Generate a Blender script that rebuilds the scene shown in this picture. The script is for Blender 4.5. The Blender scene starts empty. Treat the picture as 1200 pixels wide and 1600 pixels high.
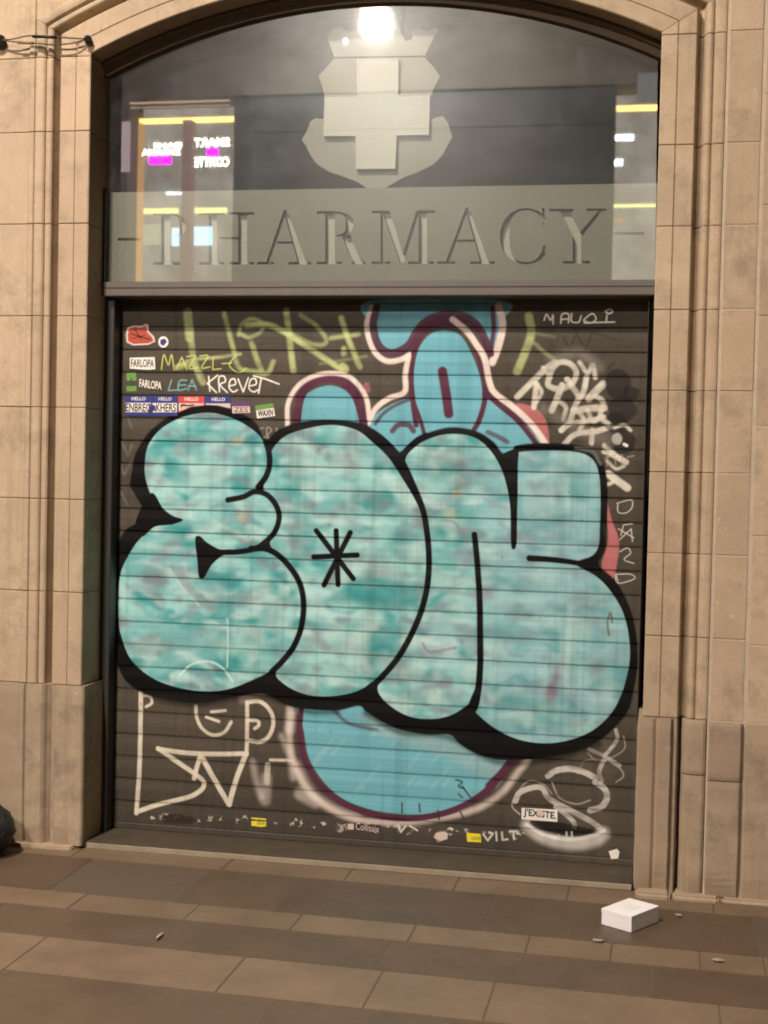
import bpy, bmesh, math, random
import numpy as np
from mathutils import Vector, geometry

# ------------------------------------------------------------------ camera, world, exposure
SC = bpy.context.scene
COL = SC.collection
random.seed(7)
F, CX, CD, CZ = 2200.0, 1.1851, 5.4406, 1.6
YAW, PIT, ROL = -0.193803, -0.030509, 0.022151
fw = np.array([math.sin(YAW)*math.cos(PIT), math.cos(YAW)*math.cos(PIT), math.sin(PIT)])
rt = np.array([math.cos(YAW), -math.sin(YAW), 0.0]); up = np.cross(rt, fw)
r2 = math.cos(ROL)*rt + math.sin(ROL)*up; u2 = -math.sin(ROL)*rt + math.cos(ROL)*up
cam = bpy.data.cameras.new('camera'); camo = bpy.data.objects.new('camera', cam); COL.objects.link(camo)
from mathutils import Matrix
camo.matrix_world = Matrix(((r2[0], u2[0], -fw[0], CX), (r2[1], u2[1], -fw[1], -CD), (r2[2], u2[2], -fw[2], CZ), (0, 0, 0, 1)))
cam.sensor_fit = 'VERTICAL'; cam.sensor_height = 32.0; cam.lens = 32.0*F/1600.0
cam.clip_start = 0.05; cam.clip_end = 200
SC.camera = camo
w = bpy.data.worlds.new('World'); SC.world = w; w.use_nodes = True
nt = w.node_tree; bg = nt.nodes['Background']
sky = nt.nodes.new('ShaderNodeTexSky'); sky.sky_type = 'NISHITA'; sky.sun_disc = False
sky.sun_elevation = math.radians(-4); sky.sun_rotation = math.radians(200)
nt.links.new(sky.outputs[0], bg.inputs[0]); bg.inputs[1].default_value = 0.15
LAMP_CORE = 5700.0      # watts in the lanterns
LAMP_NEAR = 4800.0
SC.view_settings.view_transform = 'Standard'; SC.view_settings.look = 'None'
SC.view_settings.exposure = 0.0; SC.view_settings.gamma = 1.0
SC.render.engine = 'CYCLES'
SC.cycles.use_denoising = True; SC.cycles.denoising_prefilter = 'ACCURATE'; SC.cycles.denoising_input_passes = 'RGB_ALBEDO_NORMAL'
SC.cycles.max_bounces = 6; SC.cycles.diffuse_bounces = 3; SC.cycles.transparent_max_bounces = 12
SC.cycles.caustics_reflective = False; SC.cycles.caustics_refractive = False
SC.cycles.sample_clamp_indirect = 1.3; SC.cycles.pixel_filter_type = 'BLACKMAN_HARRIS'; SC.cycles.filter_width = 1.9

def onY(px, py, Y):
    """point of the photograph (1200x1600) -> world x,z on the upright plane y=Y"""
    px = np.asarray(px, float); py = np.asarray(py, float)
    d = fw[:, None]*F + r2[:, None]*(px.ravel()-600) - u2[:, None]*(py.ravel()-800)
    t = (Y+CD)/d[1]
    return (CX+d[0]*t), (CZ+d[2]*t)
def P(px, py, Y):
    x, z = onY([px], [py], Y); return (float(x[0]), float(z[0]))

# ------------------------------------------------------------------ object helpers
def tag(o, label=None, cat=None, group=None, kind=None):
    if label: o['label'] = label
    if cat: o['category'] = cat
    if group: o['group'] = group
    if kind: o['kind'] = kind
    return o
def empty(name, loc=(0, 0, 0), parent=None):
    o = bpy.data.objects.new(name, None); COL.objects.link(o); o.location = loc; o.empty_display_size = .1
    if parent: o.parent = parent
    return o
def link(name, me, mat, parent=None, loc=None):
    o = bpy.data.objects.new(name, me); COL.objects.link(o)
    if mat is not None and not me.materials: me.materials.append(mat)
    if parent:
        o.parent = parent
        if parent.location.length > 0 and loc is None: o.location = -parent.location
    if loc is not None: o.location = loc
    return o
def mesh(verts, faces, smooth=False):
    me = bpy.data.meshes.new('m'); me.from_pydata([tuple(v) for v in verts], [], faces)
    bm = bmesh.new(); bm.from_mesh(me); bmesh.ops.recalc_face_normals(bm, faces=bm.faces); bm.to_mesh(me); bm.free()
    if smooth:
        for p in me.polygons: p.use_smooth = True
    me.update(); return me
def box_me(x0, x1, y0, y1, z0, z1, bev=0.0, seg=1):
    bm = bmesh.new(); bmesh.ops.create_cube(bm, size=1)
    for v in bm.verts:
        v.co = ((x0+x1)/2+v.co.x*(x1-x0), (y0+y1)/2+v.co.y*(y1-y0), (z0+z1)/2+v.co.z*(z1-z0))
    if bev: bmesh.ops.bevel(bm, geom=bm.edges[:], offset=bev, segments=seg, affect='EDGES')
    me = bpy.data.meshes.new('box'); bm.to_mesh(me); bm.free(); return me
def loft(sections, cap=True):
    n = len(sections[0]); vs = [v for s in sections for v in s]; fs = []
    for k in range(len(sections)-1):
        for i in range(n):
            j = (i+1) % n
            fs.append((k*n+i, k*n+j, (k+1)*n+j, (k+1)*n+i))
    if cap:
        fs.append(tuple(range(n))); fs.append(tuple((len(sections)-1)*n+i for i in range(n)))
    return mesh(vs, fs)
def tube(path, r, seg=8, closed=False):
    """round tube along a 3D polyline"""
    pts = [Vector(p) for p in path]; secs = []
    for i, p in enumerate(pts):
        a = pts[max(i-1, 0)]; b = pts[min(i+1, len(pts)-1)]
        d = (b-a).normalized(); n = d.orthogonal().normalized() if i == 0 else (n-d*n.dot(d)).normalized()
        m = d.cross(n); rr = r[i] if isinstance(r, (list, tuple)) else r
        secs.append([p+n*math.cos(2*math.pi*k/seg)*rr+m*math.sin(2*math.pi*k/seg)*rr for k in range(seg)])
    me = loft(secs)
    for f in me.polygons: f.use_smooth = len(f.vertices) == 4
    return me
def inside(pt, poly):
    x, y = pt; c = False; n = len(poly)
    for i in range(n):
        x1, y1 = poly[i]; x2, y2 = poly[i-1]
        if (y1 > y) != (y2 > y) and x < (x2-x1)*(y-y1)/(y2-y1)+x1: c = not c
    return c
def plate(test_polys, keep, y0, y1):
    """flat plate in the x,z plane between depths y0 (front) and y1, keeping the cells for which keep(point) holds"""
    vs = []; es = []
    for p in test_polys:
        b = len(vs); vs += [Vector(q) for q in p]; es += [(b+i, b+(i+1) % len(p)) for i in range(len(p))]
    v2, e2, f2, _, _, _ = geometry.delaunay_2d_cdt(vs, es, [], 0, 1e-5)
    bm = bmesh.new(); bv = [bm.verts.new((v.x, y0, v.y)) for v in v2]
    for f in f2:
        c = sum((v2[i] for i in f), Vector((0, 0)))/len(f)
        if keep((c.x, c.y)):
            try: bm.faces.new([bv[i] for i in f])
            except ValueError: pass
    for v in [v for v in bm.verts if not v.link_faces]: bm.verts.remove(v)
    g = bmesh.ops.extrude_face_region(bm, geom=bm.faces[:])
    for v in [q for q in g['geom'] if isinstance(q, bmesh.types.BMVert)]: v.co.y = y1
    bmesh.ops.recalc_face_normals(bm, faces=bm.faces)
    me = bpy.data.meshes.new('plate'); bm.to_mesh(me); bm.free(); return me
def poly_plate(poly, y0, y1): return plate([poly], lambda c: inside(c, poly), y0, y1)

# ------------------------------------------------------------------ material helpers
class NT:
    def __init__(s, name):
        s.m = bpy.data.materials.new(name); s.m.use_nodes = True; s.t = s.m.node_tree
        s.b = s.t.nodes['Principled BSDF']; s.out = s.t.nodes['Material Output']
    def n(s, kind, **kw):
        o = s.t.nodes.new(kind)
        for k, v in kw.items():
            if k in o.inputs: o.inputs[k].default_value = v
            else: setattr(o, k, v)
        return o
    def l(s, a, b): s.t.links.new(a, b)
    def noise(s, scale, detail=5, rough=.6, vec=None, stretch=None):
        n = s.n('ShaderNodeTexNoise'); n.inputs['Scale'].default_value = scale
        n.inputs['Detail'].default_value = detail; n.inputs['Roughness'].default_value = rough
        if stretch:
            mp = s.n('ShaderNodeMapping'); mp.inputs['Scale'].default_value = stretch; s.l(vec, mp.inputs[0]); s.l(mp.outputs[0], n.inputs[0])
        elif vec is not None: s.l(vec, n.inputs[0])
        return n.outputs[0]
    def ramp(s, fac, stops):
        r = s.n('ShaderNodeValToRGB'); e = r.color_ramp.elements
        while len(e) < len(stops): e.new(.5)
        for k, (p, c) in enumerate(stops):
            e[k].position = p; e[k].color = (c, c, c, 1) if isinstance(c, (int, float)) else (*c, 1)
        s.l(fac, r.inputs[0]); return r.outputs[0]
    def mix(s, fac, a, b, mode='MIX'):
        m = s.n('ShaderNodeMix', data_type='RGBA', blend_type=mode)
        for sock, v in ((m.inputs[0], fac), (m.inputs[6], a), (m.inputs[7], b)):
            if hasattr(v, 'links'): s.l(v, sock)
            elif isinstance(v, (int, float)): sock.default_value = v
            else: sock.default_value = (*v, 1)
        return m.outputs[2]
    def bump(s, h, strength, dist, prev=None):
        b = s.n('ShaderNodeBump'); b.inputs['Strength'].default_value = strength; b.inputs['Distance'].default_value = dist
        s.l(h, b.inputs['Height'])
        if prev: s.l(prev, b.inputs['Normal'])
        return b.outputs[0]
    def pos(s): return s.n('ShaderNodeNewGeometry').outputs['Position']
def simple(name, col, rough=.6, metal=0, noise_amt=.25, scale=30, bump=.1, spec=.5, dist=.001):
    m = NT(name); p = m.pos(); f = m.noise(scale, 5, .65, p)
    m.l(m.mix(f, tuple(c*(1-noise_amt) for c in col), tuple(min(1, c*(1+noise_amt)) for c in col)), m.b.inputs['Base Color'])
    m.b.inputs['Roughness'].default_value = rough; m.b.inputs['Metallic'].default_value = metal
    m.b.inputs['Specular IOR Level'].default_value = spec
    if bump: m.l(m.bump(m.noise(scale*5, 4, .6, p), bump, dist), m.b.inputs['Normal'])
    return m.m
def emis(name, col, strength, alpha=None):
    m = NT(name); e = m.n('ShaderNodeEmission'); e.inputs[0].default_value = (*col, 1); e.inputs[1].default_value = strength
    if alpha is None: m.l(e.outputs[0], m.out.inputs[0])
    else:
        t = m.n('ShaderNodeBsdfTransparent'); x = m.n('ShaderNodeMixShader'); x.inputs[0].default_value = alpha
        m.l(t.outputs[0], x.inputs[1]); m.l(e.outputs[0], x.inputs[2]); m.l(x.outputs[0], m.out.inputs[0])
    return m.m

def stone_mat(name, base, var=.12, grime=.5, warm=0.0):
    m = NT(name); p = m.pos(); oi = m.n('ShaderNodeObjectInfo')
    big = m.noise(2.2, 6, .62, p); mid = m.noise(11, 6, .7, p); fine = m.noise(160, 3, .7, p)
    a = tuple(c*(1-var*1.5) for c in base); b = tuple(min(1, c*(1+var)) for c in base)
    c = m.mix(m.ramp(big, [(.3, 0.), (.7, 1.)]), a, b)
    c = m.mix(m.ramp(mid, [(.35, 0.), (.75, .55)]), c, tuple(x*y for x, y in zip(base, (.78, .72, .66))))
    # each stone its own shade: some pinker, some yellower
    c = m.mix(m.ramp(oi.outputs['Random'], [(0., 0.), (1., .45)]), c, (base[0]*1.02, base[1]*.95, base[2]*.96))
    hs = m.n('ShaderNodeHueSaturation'); m.l(c, hs.inputs['Color'])
    mr = m.n('ShaderNodeMapRange'); mr.inputs['To Min'].default_value = .92; mr.inputs['To Max'].default_value = 1.06
    mt = m.n('ShaderNodeMath', operation='FRACT'); mm = m.n('ShaderNodeMath', operation='MULTIPLY'); mm.inputs[1].default_value = 7.31
    m.l(oi.outputs['Random'], mm.inputs[0]); m.l(mm.outputs[0], mt.inputs[0]); m.l(mt.outputs[0], mr.inputs[0]); m.l(mr.outputs[0], hs.inputs['Value'])
    c = hs.outputs[0]
    # rain streaks running down and grey grime patches
    st = m.noise(1., 5, .7, p, (24, 24, 1.1)); c = m.mix(m.ramp(st, [(.52, 0.), (.78, .40*grime)]), c, tuple(x*.40 for x in base))
    g = m.noise(4.5, 7, .72, p); c = m.mix(m.ramp(g, [(.50, 0.), (.80, .8*grime)]), c, (.105, .085, .062))
    # pale chips / dots of old plaster
    ch = m.noise(38, 3, .55, p); c = m.mix(m.ramp(ch, [(.70, 0.), (.75, .55*grime)]), c, tuple(min(1, x*1.45) for x in base))
    c = m.mix(m.ramp(fine, [(.3, .0), (.8, .5)]), c, tuple(x*.55 for x in base))
    m.l(c, m.b.inputs['Base Color']); m.b.inputs['Roughness'].default_value = .88; m.b.inputs['Specular IOR Level'].default_value = .25
    n1 = m.bump(mid, .35, .006); n2 = m.bump(fine, .35, .0016, n1)
    pit = m.n('ShaderNodeTexVoronoi'); pit.inputs['Scale'].default_value = 60; m.l(p, pit.inputs['Vector'])
    n3 = m.bump(m.ramp(pit.outputs['Distance'], [(.05, 0.), (.22, 1.)]), .18, .002, n2)
    m.l(n3, m.b.inputs['Normal'])
    return m.m
STONE = stone_mat('sandstone', (.560, .425, .290), .20, .95)
PLINTH = stone_mat('worn plinth stone', (.42, .322, .222), .24, 1.1)
MORTAR = simple('mortar', (.33, .25, .175), .95, 0, .4, 25, .3)
PALEMORTAR = simple('pale mortar', (.50, .40, .30), .95, 0, .3, 25, .3)

# ------------------------------------------------------------------ the building: jambs, arch, plinth as separate stones
HALF, R0, ZC = 1.141, 2.669, 0.853
bld = tag(empty('pharmacy_building'), 'sandstone pharmacy facade with moulded jambs and a shallow arch', 'building')
def zm(u): return ZC + math.sqrt((R0+u)**2-(HALF+u)**2)          # mitre of jamb and arch
PROF = [(0, .30), (0, .004), (.004, 0), (.0590, 0), (.0604, .006), (.0636, .006), (.0650, .001), (.127, .001), (.131, .005),
        (.1335, .034), (.138, .066), (.147, .072), (.156, .062), (.1625, .030), (.166, .009), (.172, .003), (.181, .002), (.189, .006),
        (.1915, .014), (.195, .014), (.197, .005), (.203, -.002), (.214, -.005), (.229, -.005), (.2375, -.001), (.2385, .030), (.2385, .30)]
def subdiv(z0, z1, step=.05): 
    n = max(2, int((z1-z0)/step)); return [z0+(z1-z0)*k/n for k in range(n+1)]
rs = random.Random(3)
def jamb_block(side, prof, z0, z1, mat, top=None, gap=.0018):
    off = rs.uniform(-.0012, .0012); secs = []
    zs = [z0+gap, z0+gap+.002] + subdiv(z0+.03, z1-.03, .2) + [z1-gap-.002, z1-gap]
    for k, z in enumerate(zs):
        e = .0015 if k in (0, len(zs)-1) else 0          # slightly rounded arrises at the joints
        s = []
        for u, y in prof:
            zz = z
            if top is not None:
                t = (z-zs[0])/(zs[-1]-zs[0]); zz = zs[0]+t*(top(u)-.0008-zs[0])
            s.append((side*(HALF+u+(e if u < .001 else 0)), y+off+(e if y < .2 else 0), zz))
        secs.append(s)
    o = link('stone_block', loft(secs), mat, bld)
    return o
ZL = [.678, 1.062, 1.446, 1.824, 2.199, 2.577, 2.953, 3.255]
ZR = [.679, .989, 1.304, 1.612, 1.920, 2.225, 2.538, 2.843, 3.255]
PROFR = [(u, y*.7 if .1334 < u < .165 else y) for u, y in PROF]      # the right cove is shallower
for side, zz in ((-1, ZL), (1, ZR)):
    for a, b in zip(zz[:-1], zz[1:]): jamb_block(side, PROF if side < 0 else PROFR, a, b, STONE)
    jamb_block(side, PROF if side < 0 else PROFR, 3.255, 3.35, STONE, top=zm)
# panels beside the jambs
def slab_prof(u0, u1, y0, r=.004): return [(u0, .30), (u0, y0+r), (u0+r, y0), (u1-r, y0), (u1, y0+r), (u1, .30)]
zz_top = [3.255, 3.56, 3.87, 4.18, 4.5]
for a, b in zip(ZR[:-1]+zz_top[:-1], ZR[1:]+zz_top[1:]):
    jamb_block(1, slab_prof(.247, .3735, -.016, .005), a, b, STONE)
for a, b in zip([.679, 1.09, 1.5, 1.91, 2.32, 2.73, 3.14, 3.6, 4.05], [1.09, 1.5, 1.91, 2.32, 2.73, 3.14, 3.6, 4.05, 4.5]):
    jamb_block(1, slab_prof(.3805, .86, -.016, .005), a-.0 if a == .679 else a-.12, b-.12 if b < 4.5 else b, STONE)
    jamb_block(1, slab_prof(.862, 1.6, -.016, .005), a, b, STONE)
for a, b in zip(ZL[:-1]+zz_top[:-1], ZL[1:]+zz_top[1:]):
    jamb_block(-1, [(.2405, .30), (.2405, .001), (.244, -.004), (.262, -.004), (.270, .002), (.285, .004), (.86, .004), (.863, .008), (.863, .30)], a, b, STONE)
for a, b in zip(ZL[:-1]+zz_top[:-1], ZL[1:]+zz_top[1:]):
    jamb_block(-1, slab_prof(.865, 1.6, .004, .004), a+.19 if a > .7 else a, b+.19 if b < 4.5 else b, STONE)
# arch stones
def th(u): return math.asin((HALF+u)/(R0+u))
cuts = [-1, -.56, -.19, .19, .56, 1]
for a, b in zip(cuts[:-1], cuts[1:]):
    off = rs.uniform(-.001, .001); secs = []
    n = 14
    for k in range(n+1):
        t = a+(b-a)*k/n; s = []
        for u, y in PROF:
            g = .0014/(R0+u); ang = t*th(u)
            if k == 0: ang += g
            if k == n: ang -= g
            s.append(((R0+u)*math.sin(ang), y+off, ZC+(R0+u)*math.cos(ang)))
        secs.append(s)
    link('arch_stone', loft(secs), STONE, bld)
# spandrel over the arch
ro = R0+.2405; a0 = th(.2405)
arc = [(ro*math.sin(a0*(-1+2*k/40)), ZC+ro*math.cos(a0*(-1+2*k/40))) for k in range(41)]
for x0, x1 in ((-1.381, -.47), (-.468, .468), (.47, 1.381)):
    for z0, z1, nm in ((3.2, 3.87, 0), (3.873, 4.18, 1), (4.183, 4.5, 2)):
        lo = [(x, z) for x, z in arc if x0 < x < x1]
        if nm == 0:
            def za(x): return ZC+math.sqrt(ro*ro-x*x)
            poly = [(x0, za(x0))]+lo+[(x1, za(x1)), (x1, z1), (x0, z1)]
        else: poly = [(x0, z0), (x1, z0), (x1, z1), (x0, z1)]
        link('stone_block', poly_plate(poly, .004, .30), STONE, bld)
# mortar behind the open joints (same profile, a few mm back)
def inset(prof, d): return [(u+(d if u == 0 else 0), min(y+d, .29)) for u, y in prof]
for side in (-1, 1):
    ms = [[(side*(HALF+u), y, z) for u, y in inset(PROF, .0035)] for z in (0.0, 3.25)]
    link('mortar_bed', loft(ms), MORTAR, bld)
ms = []
for k in range(25):
    t = -1+2*k/24; ms.append([((R0+u)*math.sin(t*th(u)), y, ZC+(R0+u)*math.cos(t*th(u))) for u, y in inset(PROF, .0035)])
link('mortar_bed', loft(ms), MORTAR, bld)
link('mortar_bed', box_me(HALF+.24, HALF+1.6, -.0135, .28, 0, 4.5), PALEMORTAR, bld)
link('mortar_bed', box_me(-HALF-1.6, -HALF-.24, .0085, .28, 0, 4.5), MORTAR, bld)
# plinth stones: stand 2 cm proud of the jambs, worn soft
PPROF = [(-.020, .30), (-.020, .000), (-.017, -.010), (-.010, -.016), (.040, -.018), (.052, -.010), (.062, -.014), (.105, -.016), (.112, -.006), (.120, .014),
         (.136, .020), (.148, .006), (.156, -.010), (.166, -.020), (.185, -.024), (.226, -.024), (.236, -.018), (.2385, .01), (.2385, .30)]
def plinth_block(side, prof, z0, z1, seed):
    r = random.Random(seed); secs = []; n = 18
    ph = [r.uniform(0, 6) for _ in range(4)]
    for k in range(n+1):
        z = z0+.002+(z1-z0-.004)*k/n; s = []
        e = .004 if k in (0, n) else (.001 if k in (1, n-1) else 0)
        foot = max(0, (.10-z)/.10)*.012
        for i, (u, y) in enumerate(prof):
            wob = .0009*math.sin(z*23+u*5+ph[0])+.0007*math.sin(z*51+u*9+ph[1])
            s.append((side*(HALF+u+(wob*.6 if y < .2 else 0)+(e if u < 0 else 0)), y+(wob+e+foot*(.6+.4*math.sin(u*40+ph[2])) if y < .2 else 0), z))
        secs.append(s)
    me = loft(secs); return link('stone_block', me, PLINTH, bld)
for side in (-1, 1):
    zb = [.012, .30, .678] if side < 0 else [.012, .678]
    if side < 0:
        plinth_block(side, PPROF, .012, .678, 5)
        plinth_block(side, [(.2405, .30), (.2405, -.010), (.246, -.018), (.30, -.019), (.86, -.019), (.863, .30)], .012, .678, 8)
        plinth_block(side, [(.865, .30), (.865, -.019), (1.6, -.019), (1.6, .30)], .012, .678, 9)
    else:
        k = [i for i, q in enumerate(PPROF) if q[0] > .14][0]
        plinth_block(side, PPROF[:k]+[(.1395, .30)], .012, .678, 11)
        A = [(.141, .30)]+PPROF[k:]
        plinth_block(side, A, .012, .470, 12); plinth_block(side, A, .470, .678, 13)
        B = [(.246, .30), (.246, -.026), (.252, -.034), (.362, -.034), (.370, -.026), (.370, .30)]
        plinth_block(side, B, .012, .455, 14); plinth_block(side, B, .455, .678, 15)
        C_ = [(.379, .30), (.379, -.026), (.386, -.034), (.86, -.034), (.866, -.026), (.866, .30)]
        plinth_block(side, C_, .012, .678, 16)
        plinth_block(side, [(.87, .30), (.87, -.034), (1.6, -.034), (1.6, .30)], .012, .678, 17)
# soft footing stones poking out under the right pilaster
for k, (u0, u1) in enumerate(((-.01, .12), (.13, .30), (.31, .60), (.62, .95))):
    link('footing_stone', box_me(HALF+u0, HALF+u1, -.075+.01*k, .2, -.02, .022-.003*k, .010, 3), PLINTH, bld)
link('footing_stone', box_me(-HALF-1.5, -HALF-.015, -.045, .2, -.02, .014, .006, 2), PLINTH, bld)

# ------------------------------------------------------------------ metal frame, transom, guides, doorstep
FRAME = simple('grey painted metal', (.115, .095, .078), .45, 0, .2, 14, .15)
DARKM = simple('dark rail metal', (.030, .027, .024), .5, 0, .3, 20, .15)
SOFF = stone_mat('dark arch stone', (.17, .125, .085), .15, .8)  # lining stone in a darker tone than the facade
RG = R0-.052
def th2(r, x): return math.asin(x/r)
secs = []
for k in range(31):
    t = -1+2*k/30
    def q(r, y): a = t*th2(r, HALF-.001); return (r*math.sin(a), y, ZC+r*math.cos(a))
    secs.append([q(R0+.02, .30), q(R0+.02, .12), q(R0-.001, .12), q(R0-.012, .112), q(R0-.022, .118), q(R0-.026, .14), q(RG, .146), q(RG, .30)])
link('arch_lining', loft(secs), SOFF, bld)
for x0, x1, nm in ((-HALF+.000, -HALF+.012, 0),):
    link('gap_shadow_strip', box_me(x0+.001, x1, .150, .176, 2.362, 2.75), DARKM, bld)  # dark strip standing in for the shadow in the gap beside the glass
tr = link('transom_bar', box_me(-HALF+.001, HALF-.001, .150, .30, 2.299, 2.359, .003, 2), FRAME, bld)
link('transom_seam', box_me(-HALF+.002, HALF-.002, .1475, .1495, 2.3325, 2.3355), DARKM, bld)
STEP = simple('worn metal doorstep', (.078, .058, .038), .6, .2, .45, 9, .3)
link('doorstep', box_me(-HALF+.001, HALF-.021, .020, .40, -.02, .026, .005, 2), STEP, bld)
link('doorstep_edge', box_me(-HALF+.03, HALF-.025, .014, .0195, .002, .024, .001), simple('bare worn steel', (.30, .24, .17), .6, .0, .45, 12, .2), bld)

# ------------------------------------------------------------------ fanlight glass, dark room behind
mg = NT('dusty window glass'); p = mg.pos()
gl = mg.n('ShaderNodeBsdfGlossy'); gl.inputs['Roughness'].default_value = .018; gl.inputs['Color'].default_value = (1, 1, 1, 1)
gr = mg.n('ShaderNodeBsdfGlossy'); gr.inputs['Roughness'].default_value = .27; gr.inputs['Color'].default_value = (.86, .92, 1, 1)
tp = mg.n('ShaderNodeBsdfTransparent'); tp.inputs[0].default_value = (.92, .93, .90, 1)
df = mg.n('ShaderNodeBsdfDiffuse'); df.inputs[0].default_value = (.50, .51, .52, 1)
x1 = mg.n('ShaderNodeMixShader'); x1.inputs[0].default_value = .115; mg.l(tp.outputs[0], x1.inputs[1]); mg.l(gl.outputs[0], x1.inputs[2])
smear = mg.noise(3.2, 6, .7, p, (1.2, 1, 2.2)); wip = mg.noise(2.0, 5, .75, p, (7, 1, 2.5))
x2 = mg.n('ShaderNodeMixShader'); mg.l(mg.ramp(smear, [(.30, .008), (.85, .018)]), x2.inputs[0]); mg.l(x1.outputs[0], x2.inputs[1]); mg.l(gr.outputs[0], x2.inputs[2])
g3 = mg.n('ShaderNodeBsdfGlossy'); g3.inputs['Roughness'].default_value = .14; x2b = mg.n('ShaderNodeMixShader'); x2b.inputs[0].default_value = .0012
mg.l(x2.outputs[0], x2b.inputs[1]); mg.l(g3.outputs[0], x2b.inputs[2])
x3 = mg.n('ShaderNodeMixShader'); mg.l(mg.mix(.5, mg.ramp(smear, [(.42, .002), (.9, .050)]), mg.ramp(wip, [(.52, .001), (.85, .09)])), x3.inputs[0])
mg.l(x2b.outputs[0], x3.inputs[1]); mg.l(df.outputs[0], x3.inputs[2]); mg.l(x3.outputs[0], mg.out.inputs[0])
GLASS = mg.m
ga = th2(RG+.01, HALF-.014)
gp = [((RG+.01)*math.sin(ga*(-1+2*k/36)), ZC+(RG+.01)*math.cos(ga*(-1+2*k/36))) for k in range(37)]
glass = poly_plate([(-HALF+.014, 2.350)]+gp+[(HALF-.002, 2.350)], .172, .174)
fan = link('fanlight_pane', glass, GLASS, bld)
ROOM = simple('dark shop interior', (.022, .020, .018), .9, 0, .3, 6, 0)
link('interior_wall', box_me(-1.5, 1.5, 1.6, 1.65, 0, 4.2), ROOM, bld)
link('interior_ceiling', box_me(-1.5, 1.5, .31, 1.6, 3.7, 3.75), ROOM, bld)
link('interior_wall', box_me(-1.55, -1.5, .31, 1.65, 0, 4.2), ROOM, bld)
link('interior_wall', box_me(1.5, 1.55, .31, 1.65, 0, 4.2), ROOM, bld)
link('shutter_box', box_me(-1.13, 1.13, .292, .52, 2.30, 2.60, .01, 2), ROOM, bld)

# ------------------------------------------------------------------ engraved PHARMACY sign
def fr(name, col, rough, em=0):
    m = NT(name); p = m.pos(); f = m.noise(3, 6, .7, p); g = m.noise(240, 2, .6, p)
    c = m.mix(f, tuple(x*.85 for x in col), tuple(x*1.12 for x in col)); c = m.mix(m.ramp(g, [(.3, 0.), (.8, .25)]), c, tuple(x*.7 for x in col))
    m.l(c, m.b.inputs['Base Color']); m.b.inputs['Roughness'].default_value = rough
    m.l(m.bump(g, .2, .0008), m.b.inputs['Normal']); return m.m
PANEL = fr('frosted sign board', (.27, .265, .225), .55)
PANELB = fr('pale letter bed', (.54, .54, .475), .6)
YS = .190
def q(px, py): return P(px, py, YS)
def quad(*pts): return [q(*a) for a in pts]
def bar(x0, x1, y0, y1): return quad((x0, y0), (x1, y0), (x1, y1), (x0, y1))
def slope(x): return -6.0*(x-250)/700          # the line of lettering as seen
def ser(x0, x1, yb):                            # slab serif, thin
    return bar(x0, x1, yb-3.2, yb+.8)
def ring(cx, cy, rx, ry, wt, a0, a1, n=18, thin=3.0, side=1):
    """crescent stroke, thick where it faces sideways"""
    o = []; i = []
    for k in range(n+1):
        a = a0+(a1-a0)*k/n; t = thin+(wt-thin)*abs(math.cos(a))**1.6
        o.append((cx+rx*math.cos(a), cy+ry*math.sin(a))); i.append((cx+(rx-t)*math.cos(a), cy+(ry-thin)*math.sin(a)))
    return [quad(o[k], o[k+1], i[k+1], i[k]) for k in range(n)]
L = []
TP, BT = lambda x: 333+slope(x)*1.2, lambda x: 413+slope(x)*.35
H2 = math.pi/2
# P
L += [bar(252, 266, TP(255), BT(255)), ser(239, 281, BT(260)), ser(239, 266, TP(255)+3)]
L += ring(266, TP(266)+20, 25, 20, 11, -H2, H2)
# H
L += [bar(326, 339, TP(330), BT(330)), ser(311, 350, BT(330)), ser(311, 350, TP(330)+3),
      bar(372, 386, TP(378), BT(378)), ser(358, 397, BT(378)), ser(358, 397, TP(378)+3), bar(339, 372, 370.5, 374)]
# A
def letterA(ax, ay, lx, l0, l1, rx0, rx1, r0, r1, by, cy):
    s = (cy-ay)/(by-ay)
    return [quad((ax-2.5, ay), (ax+2.5, ay), (lx+2.4, by), (lx-2.4, by)), quad((ax-3, ay+1), (ax+5, ay+6), (rx1, by), (rx0, by)),
            ser(l0, l1, by), ser(r0, r1, by), bar(ax+(lx-ax)*s, ax+(rx0-ax)*s, cy-1.8, cy+1.8)]
L += letterA(446, 328, 417, 402, 428, 466, 479, 451, 486, BT(440), 379)
# R
L += [bar(508, 523, TP(515), BT(515)), ser(495, 534, BT(515)), ser(495, 523, TP(515)+3)]
L += ring(523, TP(520)+20, 30, 20, 13, -H2, H2)
L += [quad((534, 368), (547, 366), (559, 398), (547, 402)), quad((547, 400), (559, 396), (567, 410), (556, 414)), ser(550, 571, BT(560))]
# M
L += [bar(594.5, 598.5, TP(596), BT(596)), ser(581, 610, BT(596)), ser(581, 606, TP(596)+3), quad((597, 330), (609, 330), (633, 409), (625, 411)),
      quad((650, 331), (655, 331), (632, 406), (627.5, 403)), bar(654, 667, TP(660), BT(660)), ser(638, 678, BT(660)), ser(651, 680, TP(660)+3)]
L += letterA(730, 325, 698, 683, 711, 751, 764, 735, 773, BT(730), 376)
# C
L += ring(822, 369, 41, 44, 15, math.radians(38), math.radians(322), 40, 3.4)
L += [quad((847, 325), (851, 325), (851, 351), (848.5, 351)), quad((848.5, 384), (852, 384), (851, 397), (846, 401))]
# Y
L += [quad((874, 327), (889, 327), (908, 366), (896, 372)), bar(895, 908, 365, BT(900)), quad((938, 326), (943, 326), (909, 370), (904, 366)),
      ser(858, 896, TP(880)+3), ser(916, 947, TP(930)+3), ser(880, 922, BT(900))]
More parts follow.
